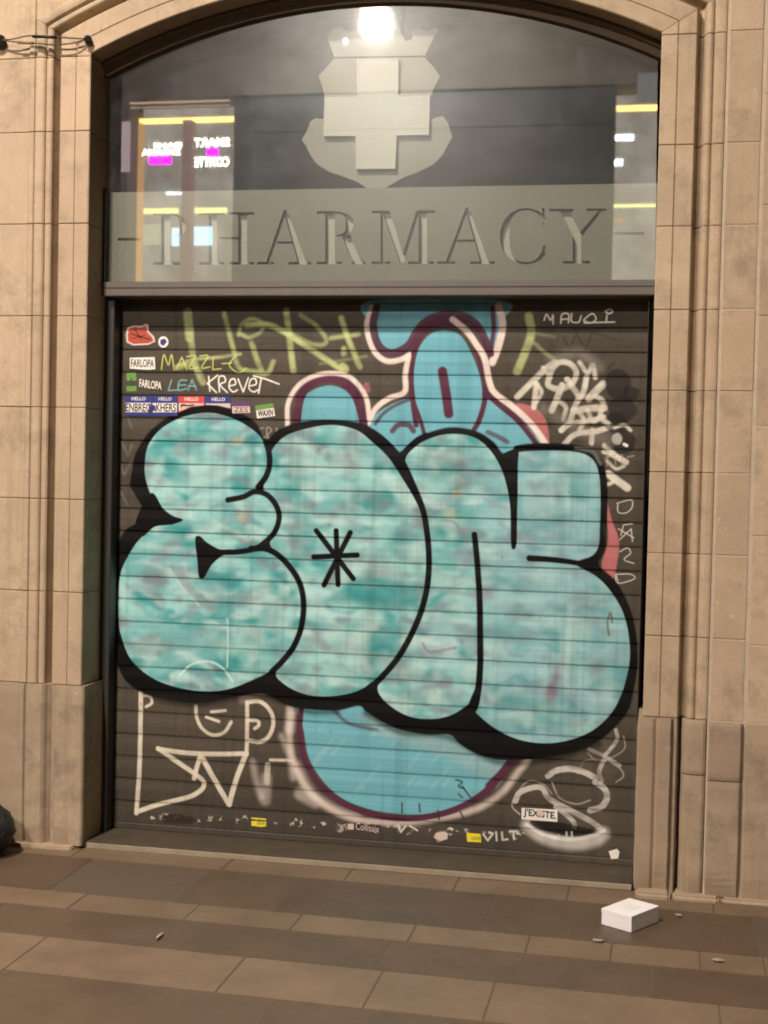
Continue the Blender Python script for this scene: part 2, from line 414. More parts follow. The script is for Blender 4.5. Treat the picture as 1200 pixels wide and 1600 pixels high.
# dashes
L += [bar(184, 218, 371.5, 376), bar(961, 1007, 362.5, 367)]
rect = [(-1.128, 2.352), (1.139, 2.352), (1.139, 2.739), (-1.128, 2.739)]
def inl(c):
    for l in L:
        if inside(c, l): return True
    return False
sign = tag(empty('pharmacy_sign', (0, YS, 2.35)), 'grey green frosted board engraved PHARMACY above the roller shutter', 'sign')
bed_me = plate([rect], lambda c: True, YS+.026, YS+.034)
brd = plate([rect]+L, lambda c: not inl(c), YS, YS+.025)
link('sign_board', brd, PANEL, sign); link('letter_bed', bed_me, PANELB, sign)

# ------------------------------------------------------------------ shield emblem with cross
def s4(x, y): return P(460+x/4.615, y/4.615, .205)
SH = [(290, 425), (175, 550), (195, 600), (220, 690), (216, 780), (212, 860), (150, 855), (115, 880), (95, 940), (55, 1010), (85, 1050), (110, 1110), (160, 1180), (250, 1240),
      (370, 1280), (450, 1310), (520, 1355), (580, 1392), (640, 1365), (700, 1330), (790, 1280), (900, 1240), (1000, 1190), (1070, 1120), (1105, 1050), (1140, 990), (1105, 880), (1070, 840),
      (1020, 850), (990, 862), (982, 740), (1000, 650), (1030, 590), (1050, 550), (1000, 480), (940, 415)]
CR = [(290, 412), (240, 275), (275, 215), (340, 190), (385, 235), (440, 225), (470, 150), (560, 95), (640, 95), (720, 150), (760, 215), (800, 300), (848, 285), (855, 225), (900, 205), (950, 230), (1020, 205), (1035, 215), (940, 402)]
emb = tag(empty('shield_emblem', (*[P(590, 180, .2)[0]], .2, P(590, 180, .2)[1])), 'frosted shield with a crown and a raised white cross behind the arched glass', 'emblem')
SHM = fr('frosted shield film', (.37, .36, .30), .6)
link('shield', poly_plate([s4(*a) for a in SH], .200, .206), SHM, emb)
link('crown', poly_plate([s4(*a) for a in CR], .200, .206), fr('frosted crown film', (.42, .415, .355), .6), emb)
XR = [(455, 432), (748, 428), (745, 684), (975, 680), (968, 970), (735, 974), (725, 1215), (445, 1218), (442, 978), (212, 980), (220, 694), (455, 692)]
mx = NT('ribbed white acrylic'); p = mx.pos()
wv = mx.n('ShaderNodeTexWave'); wv.inputs['Scale'].default_value = 55; wv.bands_direction = 'Z'; wv.inputs['Distortion'].default_value = .6; mx.l(p, wv.inputs[0])
wv2 = mx.n('ShaderNodeTexWave'); wv2.inputs['Scale'].default_value = 55; wv2.bands_direction = 'X'; mx.l(p, wv2.inputs[0])
f = mx.noise(5, 5, .6, p)
mx.l(mx.mix(f, (.84, .81, .75), (.94, .92, .87)), mx.b.inputs['Base Color']); mx.b.inputs['Roughness'].default_value = .28
mx.l(mx.bump(wv.outputs[0], .8, .002, mx.bump(wv2.outputs[0], .4, .0014)), mx.b.inputs['Normal'])
xp = [P(460+a/4.615, b/4.615, .182) for a, b in XR]
cr = link('cross', poly_plate(xp, .181, .199), mx.m, emb)
mt = simple('thin metal cross edging', (.55, .52, .46), .45, .6, .1, 20, 0)
fr_ = [tuple(v) for v in xp]
cxm = sum(v[0] for v in fr_)/12; czm = sum(v[1] for v in fr_)/12
EP = []
for i in range(12):
    a = Vector(fr_[i]); b = Vector(fr_[(i+1) % 12]); d = (b-a).normalized(); n = Vector((-d.y, d.x))*.0010
    EP.append([tuple(a-n-d*.0016), tuple(b-n+d*.0016), tuple(b+n+d*.0016), tuple(a+n-d*.0016)])
link('cross_edging', plate(EP, lambda c: any(inside(c, e) for e in EP), .1785, .2), mt, emb)

# ------------------------------------------------------------------ painting the graffiti (procedural raster in wall metres)
SX, X0, ZT = 800.0, -1.15, 2.38
W_, H_ = int(2.32*SX), int(2.40*SX)
YSH = .27
rng = np.random.RandomState(5)
def T(pts):
    a = np.array(pts, float); x, z = onY(a[:, 0], a[:, 1], YSH)
    return np.stack([(x-X0)*SX, (ZT-z)*SX], 1)
K = SX/405.0             # texture pixels per photo pixel, about 2
yy, xx = np.mgrid[0:H_, 0:W_].astype(np.float32)
WX = WY = 0.0
def vn(gx, gy, seed, shear=0.0, octs=3, warp=0.0):
    out = np.zeros((H_, W_), np.float32); amp = 1.; tot = 0
    for o in range(octs):
        r = np.random.RandomState(seed+o); X = (xx+warp*WX+shear*yy)/(gx/2**o); Y = (yy+warp*WY-shear*.3*xx)/(gy/2**o)
        X = X-X.min(); Y = Y-Y.min(); g = r.rand(int(Y.max())+3, int(X.max())+3).astype(np.float32)
        xi = X.astype(int); yi = Y.astype(int); fx = X-xi; fy = Y-yi; fx = fx*fx*(3-2*fx); fy = fy*fy*(3-2*fy)
        out += amp*((g[yi, xi]*(1-fx)+g[yi, xi+1]*fx)*(1-fy)+(g[yi+1, xi]*(1-fx)+g[yi+1, xi+1]*fx)*fy); tot += amp; amp *= .55
    return out/tot
def sm(a, lo, hi): t = np.clip((a-lo)/(hi-lo), 0, 1); return t*t*(3-2*t)
def lin(c): c = np.array(c, np.float32)/255.; return np.where(c < .04045, c/12.92, ((c+.055)/1.055)**2.4).astype(np.float32)
GAIN = 1.18              # photographed value -> paint albedo
def D(*c): return lin(c)*GAIN
n_big = vn(420, 300, 11); n_mid = vn(70, 26, 21, .15); n_fine = vn(7, 5, 31, 0, 2)
IMG = np.empty((H_, W_, 3), np.float32)
IMG[:] = D(76, 69, 60)
IMG *= (.75+.5*n_big[..., None])*(.85+.3*n_fine[..., None])
def spline(p, closed=False, n=8):
    p = np.array(p, float)
    if len(p) < 3: return p
    q_ = np.vstack([p[-1], p, p[0], p[1]]) if closed else np.vstack([2*p[0]-p[1], p, 2*p[-1]-p[-2]])
    out = []
    m = len(p) if closed else len(p)-1
    for i in range(m):
        a, b, c, d = q_[i:i+4]
        for t in np.arange(n)/n:
            out.append(.5*((2*b)+(-a+c)*t+(2*a-5*b+4*c-d)*t*t+(-a+3*b-3*c+d)*t**3))
    if not closed: out.append(p[-1])
    return np.array(out)
def put(a, x0, y0, col):
    h, w_ = a.shape; sl = (slice(y0, y0+h), slice(x0, x0+w_))
    c = col[sl] if isinstance(col, np.ndarray) and col.ndim == 3 else col
    IMG[sl] = IMG[sl]*(1-a[..., None])+c*a[..., None]
def box(t, pad):
    x0 = max(int(t[:, 0].min()-pad), 0); x1 = min(int(t[:, 0].max()+pad)+1, W_)
    y0 = max(int(t[:, 1].min()-pad), 0); y1 = min(int(t[:, 1].max()+pad)+1, H_)
    return x0, x1, y0, y1
def segd(t, x0, x1, y0, y1, wid, closed=False):
    sd = np.full((y1-y0, x1-x0), 1e3, np.float32); n = len(t)
    for i in range(n if closed else n-1):
        a = t[i]; b = t[(i+1) % n]; wa = wid[i]; wb = wid[(i+1) % n]; pad = max(wa, wb)+22
        ax0 = max(int(min(a[0], b[0])-pad), x0); ax1 = min(int(max(a[0], b[0])+pad)+1, x1)
        ay0 = max(int(min(a[1], b[1])-pad), y0); ay1 = min(int(max(a[1], b[1])+pad)+1, y1)
        if ax1 <= ax0 or ay1 <= ay0: continue
        X = xx[ay0:ay1, ax0:ax1]; Y = yy[ay0:ay1, ax0:ax1]; d = b-a; L2 = d@d+1e-6
        u = np.clip(((X-a[0])*d[0]+(Y-a[1])*d[1])/L2, 0, 1)
        dd = np.hypot(X-a[0]-u*d[0], Y-a[1]-u*d[1])-(wa+(wb-wa)*u)*.5
        s = sd[ay0-y0:ay1-y0, ax0-x0:ax1-x0]; np.minimum(s, dd, out=s)
    return sd
def stroke(pts, w, col, soft=1.2, alpha=1., smooth=True, w2=None, spatter=0., closed=False):
    t = T(pts); n0 = len(t)
    if smooth: t = spline(t, closed)
    w2 = w if w2 is None else w2
    wid = np.linspace(w, w2, len(t))*K; soft = soft*K
    x0, x1, y0, y1 = box(t, max(w, w2)*K+22)
    if x1 <= x0 or y1 <= y0: return
    sd = segd(t, x0, x1, y0, y1, wid, closed)
    a = sm(-sd, -soft, soft)*alpha
    if spatter: a = a*(1-spatter*sm(n_mid[y0:y1, x0:x1], .45, .7))
    put(a, x0, y0, col)
def fill(pts, col, soft=1.0, alpha=1., smooth=True, spatter=0.):
    t = T(pts)
    if smooth: t = spline(t, True, 6)
    soft = soft*K; x0, x1, y0, y1 = box(t, soft+4)
    if x1 <= x0 or y1 <= y0: return
    X = xx[y0:y1, x0:x1]; Y = yy[y0:y1, x0:x1]; ins = np.zeros(X.shape, bool)
    for i in range(len(t)):
        ax, ay = t[i]; bx, by = t[i-1]
        if ay == by: continue
        ins ^= ((ay > Y) != (by > Y)) & (X < (bx-ax)*(Y-ay)/(by-ay)+ax)
    sd = segd(t, x0, x1, y0, y1, np.zeros(len(t)), True); sd = np.where(ins, -sd, sd)
    a = sm(-sd, -soft, soft)*alpha
    if spatter: a = a*(1-spatter*sm(n_mid[y0:y1, x0:x1], .45, .7))
    put(a, x0, y0, col)
def tw(lines, w, col, soft=.5, alpha=1.):
    for l in lines: stroke(l, w, col, soft, alpha, smooth=len(l) > 3)

WHITE = D(225, 208, 198); PURP = D(84, 44, 62); BLUE = D(108, 168, 180); LIME = D(184, 194, 132); PINK = D(172, 104, 106); BLACK = D(13, 11, 11)
# old lime tags
def lime(p, w, a=.8, w2=None): stroke(p, w, LIME, 3.0, a, w2=w2, spatter=.35)
lime([(293, 488), (296, 527)], 15, .85); lime([(297, 515), (302, 560), (317, 597)], 11, .55)
lime([(350, 490), (363, 540), (373, 573), (395, 580), (417, 583), (427, 565)], 8, .6)
lime([(373, 523), (377, 507), (393, 498), (410, 505), (407, 518), (390, 527), (376, 522)], 6, .6)
lime([(385, 508), (417, 507), (443, 518), (480, 542), (533, 577)], 9, .9); lime([(447, 485), (452, 527), (458, 579)], 10, .75)
lime([(470, 492), (495, 510), (510, 533), (490, 538), (443, 515)], 7, .5); lime([(393, 536), (400, 558), (408, 578)], 9, .55)
lime([(517, 528), (560, 522)], 7, .6); lime([(533, 497), (543, 527), (562, 573)], 9, .85); lime([(537, 545), (537, 552)], 9, .7); lime([(535, 572), (540, 576)], 12, .8)
lime([(500, 568), (545, 561), (572, 556)], 4, .35)
lime([(826, 494), (829, 525), (808, 580)], 13, .7); lime([(828, 530), (848, 548), (872, 566)], 6, .4); lime([(836, 520), (865, 526)], 5, .25)
lime([(275, 572), (300, 562), (340, 558), (375, 553)], 5, .7); lime([(278, 575), (300, 570), (312, 592)], 7, .5)
YL = D(196, 205, 110)
tw([[(252, 577), (256, 554), (263, 570), (268, 554), (272, 578)], [(275, 577), (284, 558), (292, 577)], [(278, 570), (290, 569)], [(292, 557), (305, 556), (295, 575), (309, 574)], [(312, 556), (325, 556), (315, 574), (328, 573)],
    [(333, 558), (332, 577), (345, 576)], [(347, 568), (362, 567)], [(368, 556), (358, 570), (372, 582), (385, 575)]], 2.0, YL, .6, .85)
TL = D(120, 175, 178)
tw([[(268, 594), (263, 610), (280, 609)], [(292, 594), (281, 595), (279, 609), (292, 607)], [(280, 602), (290, 601)], [(294, 610), (300, 593), (307, 609)], [(293, 603), (306, 603)]], 2.2, TL, .7, .8)
KW = D(232, 224, 214)
tw([[(326, 588), (328, 611)], [(340, 586), (324, 599), (338, 613)], [(343, 612), (342, 590), (350, 588), (352, 596), (344, 601), (355, 613)], [(358, 603), (368, 600), (366, 592), (360, 594), (358, 605), (364, 612), (371, 609)],
    [(372, 592), (380, 612), (388, 590)], [(390, 603), (400, 600), (399, 592), (392, 593), (389, 606), (396, 612), (403, 609)], [(396, 587), (415, 592), (436, 600)], [(408, 592), (404, 614)]], 2.6, KW, .6, .95)
tw([[(412, 668), (404, 672), (406, 688), (414, 682)], [(417, 690), (417, 668), (424, 672), (418, 680), (425, 690)], [(430, 690), (432, 668), (438, 690)], [(442, 668), (441, 690)], [(447, 669), (455, 671), (447, 684)]], 1.8, D(170, 160, 150), .7, .7)
# blue character in the background
fill([(578, 470), (577, 505), (583, 535), (600, 553), (625, 552), (640, 540), (652, 515), (680, 495), (720, 495), (750, 515), (765, 548), (778, 530), (786, 500), (785, 470)], BLUE, 1.5)
fill([(579, 470), (786, 470), (786, 494), (579, 500)], D(70, 110, 130), 6, .55, smooth=False)  # darker blue band painted along the hat's top for the transom's shade
fill([(463, 655), (468, 632), (484, 612), (515, 602), (542, 612), (556, 635), (562, 665), (555, 700), (465, 700)], BLUE, 1.5)
fill([(560, 690), (575, 660), (600, 638), (640, 622), (700, 620), (765, 624), (800, 645), (835, 680), (850, 715), (560, 730)], BLUE, 1.5)
fill([(646, 600), (648, 570), (655, 543), (672, 522), (696, 516), (720, 525), (738, 556), (750, 590), (753, 622), (748, 647), (735, 680), (665, 680), (652, 640)], D(108, 170, 184), 1.5)
fill([(805, 632), (833, 636), (852, 655), (858, 685), (853, 695), (835, 672)], PINK, 1.6); fill([(944, 765), (955, 810), (967, 845), (963, 885), (954, 915), (944, 905), (940, 880), (950, 840)], PINK, 1.6)
fill([(568, 600), (576, 598), (578, 612), (570, 612)], PINK, 2.5, .6)
def wg(p, w, a=.95, soft=2.0, w2=None): stroke(p, w, WHITE, soft, a, w2=w2)
wg([(581, 480), (573, 506), (577, 531), (587, 552), (604, 564), (625, 562), (640, 554)], 9); wg([(779, 478), (785, 508), (779, 539), (769, 566)], 12)
stroke([(588, 480), (583, 510), (592, 540), (612, 551), (637, 540), (651, 517), (668, 500), (695, 491), (722, 493), (744, 507), (758, 531), (766, 552)], 13, PURP, 1.6, .95)
stroke([(769, 480), (771, 514), (766, 550)], 8, PURP, 1.6, .95)
stroke([(650, 664), (645, 627), (642, 585), (645, 556), (656, 528), (674, 510), (697, 504), (722, 512), (742, 540), (757, 590), (757, 625), (749, 655), (740, 672)], 9, PURP, 1.4)
stroke([(660, 520), (678, 503), (700, 499), (722, 505)], 15, PURP, 1.6)
stroke([(645, 625), (656, 655), (662, 675)], 7, PURP, 1.4)
wg([(707, 499), (728, 516), (744, 538), (757, 560), (764, 595), (773, 614), (798, 633), (822, 654), (838, 673), (853, 694)], 10, 1)
wg([(638, 556), (633, 585), (632, 612), (608, 622), (588, 637), (575, 660)], 9, .95)
stroke([(645, 622), (620, 632), (600, 645), (586, 662)], 6, PURP, 1.5, .8)
stroke([(760, 615), (783, 635), (808, 656), (829, 681), (843, 700)], 9, PURP, 1.6)
stroke([(691, 580), (696, 610), (701, 646)], 16, PURP, 2.0, 1.); 
stroke([(463, 668), (466, 635), (474, 611), (490, 597), (515, 591), (541, 600), (557, 620), (566, 650), (568, 668)], 15, PURP, 1.6)
wg([(449, 668), (450, 631), (463, 606), (484, 590), (512, 583), (542, 587), (562, 604), (573, 625), (577, 654)], 8, .95)
stroke([(613, 673), (622, 664), (638, 664), (646, 673)], 9, PURP, 1.8, .9); stroke([(762, 675), (778, 682), (792, 690)], 8, PURP, 1.8, .75)
# belly below the lettering
fill([(470, 1080), (475, 1143), (483, 1185), (506, 1222), (535, 1247), (577, 1264), (618, 1271), (660, 1272), (700, 1263), (735, 1247), (767, 1222), (790, 1195), (820, 1150), (760, 1090), (600, 1060)], BLUE, 1.5)
fill([(560, 1120), (600, 1118), (700, 1150), (780, 1190), (760, 1215), (690, 1180), (600, 1150)], D(150, 170, 165), 9, .5)
wg([(455, 1100), (452, 1150), (460, 1195), (482, 1235), (515, 1262), (556, 1279), (618, 1285), (680, 1279), (740, 1265), (782, 1240), (810, 1205), (824, 1188)], 10, .62, 5)
wg([(462, 1195), (484, 1236), (516, 1261), (556, 1276)], 15, .4, 8)
stroke([(472, 1095), (468, 1143), (476, 1188), (500, 1226), (532, 1253), (577, 1271), (618, 1278), (662, 1277), (705, 1267), (745, 1247), (775, 1220), (800, 1187)], 10, PURP, 1.6)
stroke([(765, 1228), (785, 1208), (802, 1185)], 15, PURP, 1.8)
stroke([(522, 1110), (545, 1130), (590, 1141)], 6, PURP, 2.5, .7)
for k in range(26):
    a_ = rng.uniform(490, 780); b_ = rng.uniform(1130, 1255); l_ = rng.uniform(15, 60)
    stroke([(a_, b_), (a_+l_*.5, b_-l_*.6)], rng.uniform(1.5, 5), D(165, 190, 190), 3, .28, smooth=False)
tw([[(712, 1218), (722, 1222), (716, 1228), (725, 1232)], [(722, 1228), (735, 1246)], [(716, 1240), (722, 1246)], [(628, 1254), (628, 1270)], [(655, 1256), (656, 1268)], [(684, 1266), (686, 1280)], [(719, 1268), (724, 1278)]], 3.0, D(45, 50, 48), .8, .85)
# white scrawl at the right edge
GW = D(212, 205, 190)
for l, w_ in (([(808, 620), (826, 602), (850, 578), (866, 566)], 10), ([(838, 600), (836, 618), (834, 636)], 9), ([(866, 607), (856, 600), (862, 578), (874, 566), (890, 568), (900, 580), (896, 596), (882, 606), (866, 607)], 9), ([(878, 602), (870, 622), (862, 641)], 10),
              ([(886, 592), (897, 608), (907, 620), (913, 606), (916, 590)], 9), ([(942, 600), (930, 612), (920, 622)], 12), ([(944, 637), (920, 638), (897, 642)], 11), ([(905, 620), (896, 640), (890, 658), (877, 672)], 9),
              ([(944, 652), (920, 657), (890, 662), (877, 672)], 8), ([(882, 694), (893, 682), (907, 676), (930, 674), (955, 666)], 9), ([(925, 672), (924, 692)], 8), ([(945, 696), (962, 712), (978, 722)], 9), ([(950, 740), (966, 752), (980, 762)], 12), ([(942, 706), (968, 716)], 5)):
    stroke(l, w_, GW, 2.0, .88, smooth=len(l) > 2, spatter=.3)
tw([[(850, 500), (854, 491), (860, 500), (864, 492), (864, 506)], [(876, 505), (878, 491), (888, 491), (888, 504)], [(877, 499), (888, 498)], [(893, 490), (893, 502), (904, 503), (908, 493)], [(918, 503), (912, 500), (925, 490), (931, 498), (924, 504), (914, 504), (960, 503)],
    [(948, 492), (947, 503)], [(946, 486), (952, 483), (957, 486), (952, 490), (946, 487)]], 2.6, KW, .6, .95)
for cx_, cy_, r_ in ((965, 600, 22), (972, 640, 24), (962, 660, 18), (975, 690, 20), (958, 692, 12), (985, 615, 14)):
    fill([(cx_+r_*math.cos(a)*(.8+.3*rng.rand()), cy_+r_*math.sin(a)*(.8+.3*rng.rand())) for a in np.linspace(0, 5.8, 9)], D(34, 31, 29), 2.5, .75)
for l in ([(895, 515), (960, 512)], [(880, 525), (890, 545), (900, 522), (915, 545), (925, 520), (960, 530)], [(915, 565), (920, 585), (935, 570), (940, 588), (960, 565)]): stroke(l, 3, D(50, 45, 40), 1.5, .7, smooth=False)
fill([(956, 682), (965, 676), (972, 684), (968, 694), (958, 692)], D(190, 186, 175), 2, .7); stroke([(975, 694), (979, 696)], 5, KW, 1, 1, smooth=False)
tw([[(945, 715), (958, 712)], [(950, 706), (948, 728)], [(960, 710), (962, 726)], [(960, 718), (968, 715)], [(972, 710), (972, 726), (980, 718)], [(980, 714), (990, 712)]], 1.8, D(160, 150, 140), .8, .7)
tw([[(964, 786), (986, 781), (987, 793), (978, 801), (966, 800), (965, 786)], [(968, 843), (986, 826), (988, 846)], [(966, 826), (990, 840)], [(970, 836), (974, 820), (988, 818)], [(968, 862), (980, 856), (985, 864), (975, 874), (990, 880)], [(962, 897), (985, 897), (991, 904), (965, 911), (962, 897), (966, 911)]], 1.7, D(205, 195, 188), .6, .85)
for l, w_ in (([(836, 596), (846, 612), (838, 628)], 6), ([(905, 566), (918, 582), (926, 570), (930, 590)], 7), ([(872, 626), (884, 636), (880, 655)], 7), ([(930, 618), (942, 628), (938, 650), (950, 662)], 8), ([(900, 640), (912, 655), (905, 672)], 7), ([(918, 640), (926, 658), (940, 650)], 7), ([(848, 574), (860, 590)], 6), ([(960, 668), (975, 664), (985, 672)], 5),
              ([(940, 760), (958, 752), (950, 742)], 6), ([(948, 720), (962, 732), (975, 728)], 5)): stroke(l, w_, GW, 2.2, .8, spatter=.35)
stroke([(862, 560), (905, 552), (935, 575)], 16, D(150, 144, 132), 9, .35); stroke([(850, 640), (900, 668), (950, 690)], 20, D(150, 144, 132), 9, .3)
for l in ([(190, 690), (200, 712), (206, 694)], [(186, 720), (194, 742), (204, 722)], [(190, 770), (200, 790)], [(196, 640), (205, 668)]): stroke(l, 4, D(120, 112, 104), 2, .45, smooth=False)
# bottom left scrawl
SW = D(214, 203, 184)
for l, w_ in (([(220, 1083), (219, 1150), (217, 1215), (213, 1270)], 8), ([(222, 1086), (234, 1088), (237, 1098), (228, 1104)], 5), ([(214, 1268), (243, 1258), (275, 1250), (300, 1243), (316, 1232), (317, 1220), (300, 1206), (272, 1187), (247, 1169)], 8),
              ([(247, 1170), (290, 1176), (340, 1178), (385, 1177)], 8), ([(385, 1179), (386, 1140), (386, 1097)], 7), ([(386, 1097), (406, 1096), (422, 1110), (427, 1130), (420, 1150), (406, 1159), (390, 1157)], 7), ([(388, 1125), (402, 1126), (404, 1133), (398, 1138)], 6),
              ([(303, 1216), (307, 1200), (313, 1179)], 8), ([(313, 1179), (335, 1218), (358, 1257)], 9), ([(358, 1257), (368, 1220), (383, 1180)], 9), ([(306, 1103), (307, 1120), (316, 1138), (332, 1148), (350, 1144), (361, 1128)], 6), ([(322, 1120), (342, 1127)], 5), ([(330, 1112), (352, 1110)], 5),
              ([(422, 1187), (458, 1188)], 5), ([(418, 1195), (417, 1222)], 10)):
    stroke(l, w_, SW, 1.3, .92 if w_ != 10 else .55, smooth=len(l) > 2, spatter=.12)
for l, w_, a_ in (([(395, 1190), (400, 1220), (408, 1245)], 10, .35), ([(416, 1215), (414, 1250)], 18, .3), ([(455, 1105), (452, 1140)], 16, .45), ([(440, 1150), (452, 1180), (458, 1215)], 10, .4), ([(380, 1090), (420, 1078), (450, 1090)], 16, .25), ([(470, 1240), (492, 1252)], 22, .35)):
    stroke(l, w_, WHITE, 6, a_, smooth=len(l) > 2)
# bottom right scrawl: worn silver loops
SV = D(200, 194, 186)
for l, w_, a_ in (([(856, 1212), (868, 1204), (890, 1201), (912, 1206), (930, 1215)], 10, .85), ([(930, 1222), (944, 1232), (948, 1246), (940, 1260), (922, 1266)], 10, .8), ([(862, 1222), (874, 1246), (900, 1256), (922, 1250)], 2.5, .5),
                  ([(805, 1252), (812, 1238), (834, 1230), (848, 1232), (856, 1246), (872, 1256), (895, 1268), (925, 1284), (943, 1298)], 9, .8), ([(868, 1260), (884, 1272), (896, 1284), (897, 1292)], 8, .8), ([(803, 1246), (800, 1260), (812, 1272)], 2, .7),
                  ([(806, 1240), (826, 1220), (850, 1226), (862, 1240)], 2, .45), ([(962, 1140), (964, 1155), (952, 1172), (946, 1178)], 6, .65), ([(974, 1150), (976, 1168), (962, 1180), (935, 1190), (918, 1176)], 2, .5), ([(920, 1170), (946, 1182), (968, 1196)], 6, .6), ([(944, 1186), (936, 1205), (940, 1220)], 7, .6),
                  ([(952, 1190), (968, 1200), (974, 1212), (962, 1222)], 2, .6), ([(902, 1208), (912, 1190), (930, 1186), (950, 1190)], 1.6, .45)):
    stroke(l, w_, SV, .9, a_, spatter=.5)
stroke([(824, 1290), (845, 1306), (875, 1316), (905, 1318), (930, 1312), (942, 1302)], 20, SV, 7, .75); stroke([(822, 1288), (850, 1304), (890, 1311), (925, 1306), (943, 1298)], 6, D(225, 218, 212), 1.2, .9, spatter=.4)
fill([(830, 1282), (870, 1284), (900, 1290), (930, 1298), (900, 1306), (860, 1300), (835, 1292)], D(30, 28, 26), 2, .9)
tw([[(885, 1300), (885, 1312)], [(893, 1300), (894, 1312)], [(872, 1305), (880, 1312)]], 3.5, D(180, 195, 185), .8, .8)

# main throw-up letters
def lerp(a, b, t): return a*(1-t[..., None])+b*t[..., None]
SIL = [(203, 758), (206, 735), (210, 713), (223, 687), (240, 668), (267, 648), (293, 637), (327, 633), (360, 639), (387, 651), (403, 665), (415, 687), (433, 672), (460, 661), (493, 656), (527, 656), (567, 662), (596, 680), (618, 702), (628, 704), (650, 684), (683, 671), (712, 667), (746, 674), (771, 690), (786, 708),
       (800, 704), (810, 695), (852, 692), (906, 696), (935, 711), (946, 740), (949, 777), (947, 823), (945, 858), (936, 882), (960, 905), (978, 935), (990, 970), (996, 1023), (990, 1077), (981, 1111), (960, 1137), (935, 1158), (906, 1172), (860, 1183), (818, 1187), (777, 1187), (743, 1177), (718, 1162), (702, 1148),
       (668, 1148), (627, 1141), (597, 1128), (572, 1112), (560, 1103), (527, 1110), (479, 1108), (446, 1101), (417, 1086), (395, 1085), (365, 1090), (314, 1099), (263, 1094), (219, 1081), (193, 1059), (181, 1029), (175, 988), (173, 933), (175, 889), (181, 856), (197, 827), (232, 806), (219, 787), (208, 768)]
fill(SIL, BLACK, 2.2)
stroke([(225, 1084), (263, 1096), (314, 1101), (365, 1092), (417, 1089), (479, 1111), (527, 1112)], 9, BLACK, 6, .7); stroke([(572, 1114), (627, 1144), (702, 1152), (777, 1190), (860, 1186), (935, 1162)], 10, BLACK, 6, .7)
WX = (vn(150, 110, 301)-.5)*2; WY = (vn(150, 110, 311)-.5)*2
m1 = vn(96, 46, 51, .30, 2, 45); m2 = vn(80, 36, 61, -.35, 2, 45); m3 = vn(74, 28, 71, .9, 2, 40); m4 = vn(150, 90, 81, .2, 3); m5 = vn(62, 26, 91, .1, 2, 45)
TURQ = lerp(np.broadcast_to(D(112, 170, 170), IMG.shape), D(146, 194, 192), sm(m4, .32, .62))
TURQ = lerp(TURQ, D(58, 146, 146), sm(m1, .50, .78)*.95)
TURQ = lerp(TURQ, D(128, 144, 148), sm(m2, .50, .80)*.75)
TURQ = lerp(TURQ, D(120, 118, 128), sm(m3, .60, .86)*.7)
TURQ = lerp(TURQ, D(172, 204, 200), sm(m5*.6+m2[::-1]*.4, .48, .72)*.85)
rb = np.clip((T([(0, 0)])[0][0]*0+xx-(T([(680, 900)])[0][0]))/500, 0, 1)
TURQ = lerp(TURQ, D(128, 166, 176), sm(rb, .0, .6)*.45)
TURQ *= (.93+.14*n_fine[..., None])
POLY = [
 [(226, 728), (231, 697), (248, 673), (274, 656), (303, 647), (332, 645), (362, 653), (387, 666), (406, 682), (415, 702), (417, 724), (412, 745), (405, 763), (417, 772), (430, 788), (435, 809), (429, 831), (413, 848), (395, 858), (343, 864), (305, 862), (262, 850), (262, 830), (285, 813), (270, 806), (255, 795), (239, 778), (229, 754)],
 [(285, 814), (270, 819), (241, 823), (215, 846), (198, 873), (188, 897), (184, 933), (185, 970), (191, 999), (204, 1029), (226, 1051), (255, 1067), (292, 1077), (325, 1080), (358, 1076), (395, 1062), (424, 1047), (446, 1029), (464, 999), (473, 970), (476, 941), (472, 911), (461, 889), (439, 867), (417, 856), (380, 850), (330, 840)],
 [(423, 707), (443, 683), (477, 670), (520, 664), (557, 672), (583, 692), (606, 714), (627, 745), (645, 775), (660, 805), (668, 840), (670, 873), (669, 911), (660, 948), (645, 986), (622, 1027), (597, 1056), (582, 1066), (556, 1080), (523, 1087), (490, 1087), (464, 1080), (442, 1067), (431, 1051), (450, 1018), (468, 960), (460, 905), (428, 862), (422, 840), (434, 805), (412, 770), (418, 735)],
 [(633, 722), (650, 697), (683, 681), (717, 678), (746, 686), (770, 709), (787, 743), (797, 790), (800, 850), (790, 880), (770, 930), (752, 1000), (750, 1070), (739, 1092), (722, 1107), (702, 1118), (677, 1123), (647, 1121), (622, 1111), (598, 1092), (590, 1073), (605, 1052), (640, 1000), (665, 940), (672, 873), (668, 820), (650, 765)],
 [(808, 712), (812, 706), (852, 704), (900, 706), (924, 716), (935, 738), (938, 777), (937, 823), (935, 852), (925, 868), (900, 880), (935, 900), (955, 925), (972, 953), (981, 986), (984, 1023), (980, 1052), (970, 1086), (954, 1115), (927, 1140), (893, 1155), (852, 1161), (810, 1155), (777, 1140), (752, 1121), (741, 1105), (748, 1070), (752, 1000), (748, 932), (745, 850), (770, 830), (800, 830), (808, 780)]]
def blur(A, k):
    for ax in (0, 1):
        for _ in range(2):
            pad = [(0, 0)]*A.ndim; pad[ax] = (k+1, k); c = np.cumsum(np.pad(A, pad, mode='edge'), axis=ax, dtype=np.float64)
            n_ = A.shape[ax]; i1 = np.arange(2*k+1, 2*k+1+n_); A = ((np.take(c, i1, ax)-np.take(c, i1-2*k-1, ax))/(2*k+1)).astype(np.float32)
    return A
TURQ = blur(TURQ, 5)*(.96+.08*n_fine[..., None])
for pl in POLY: fill(pl, TURQ, 1.1)
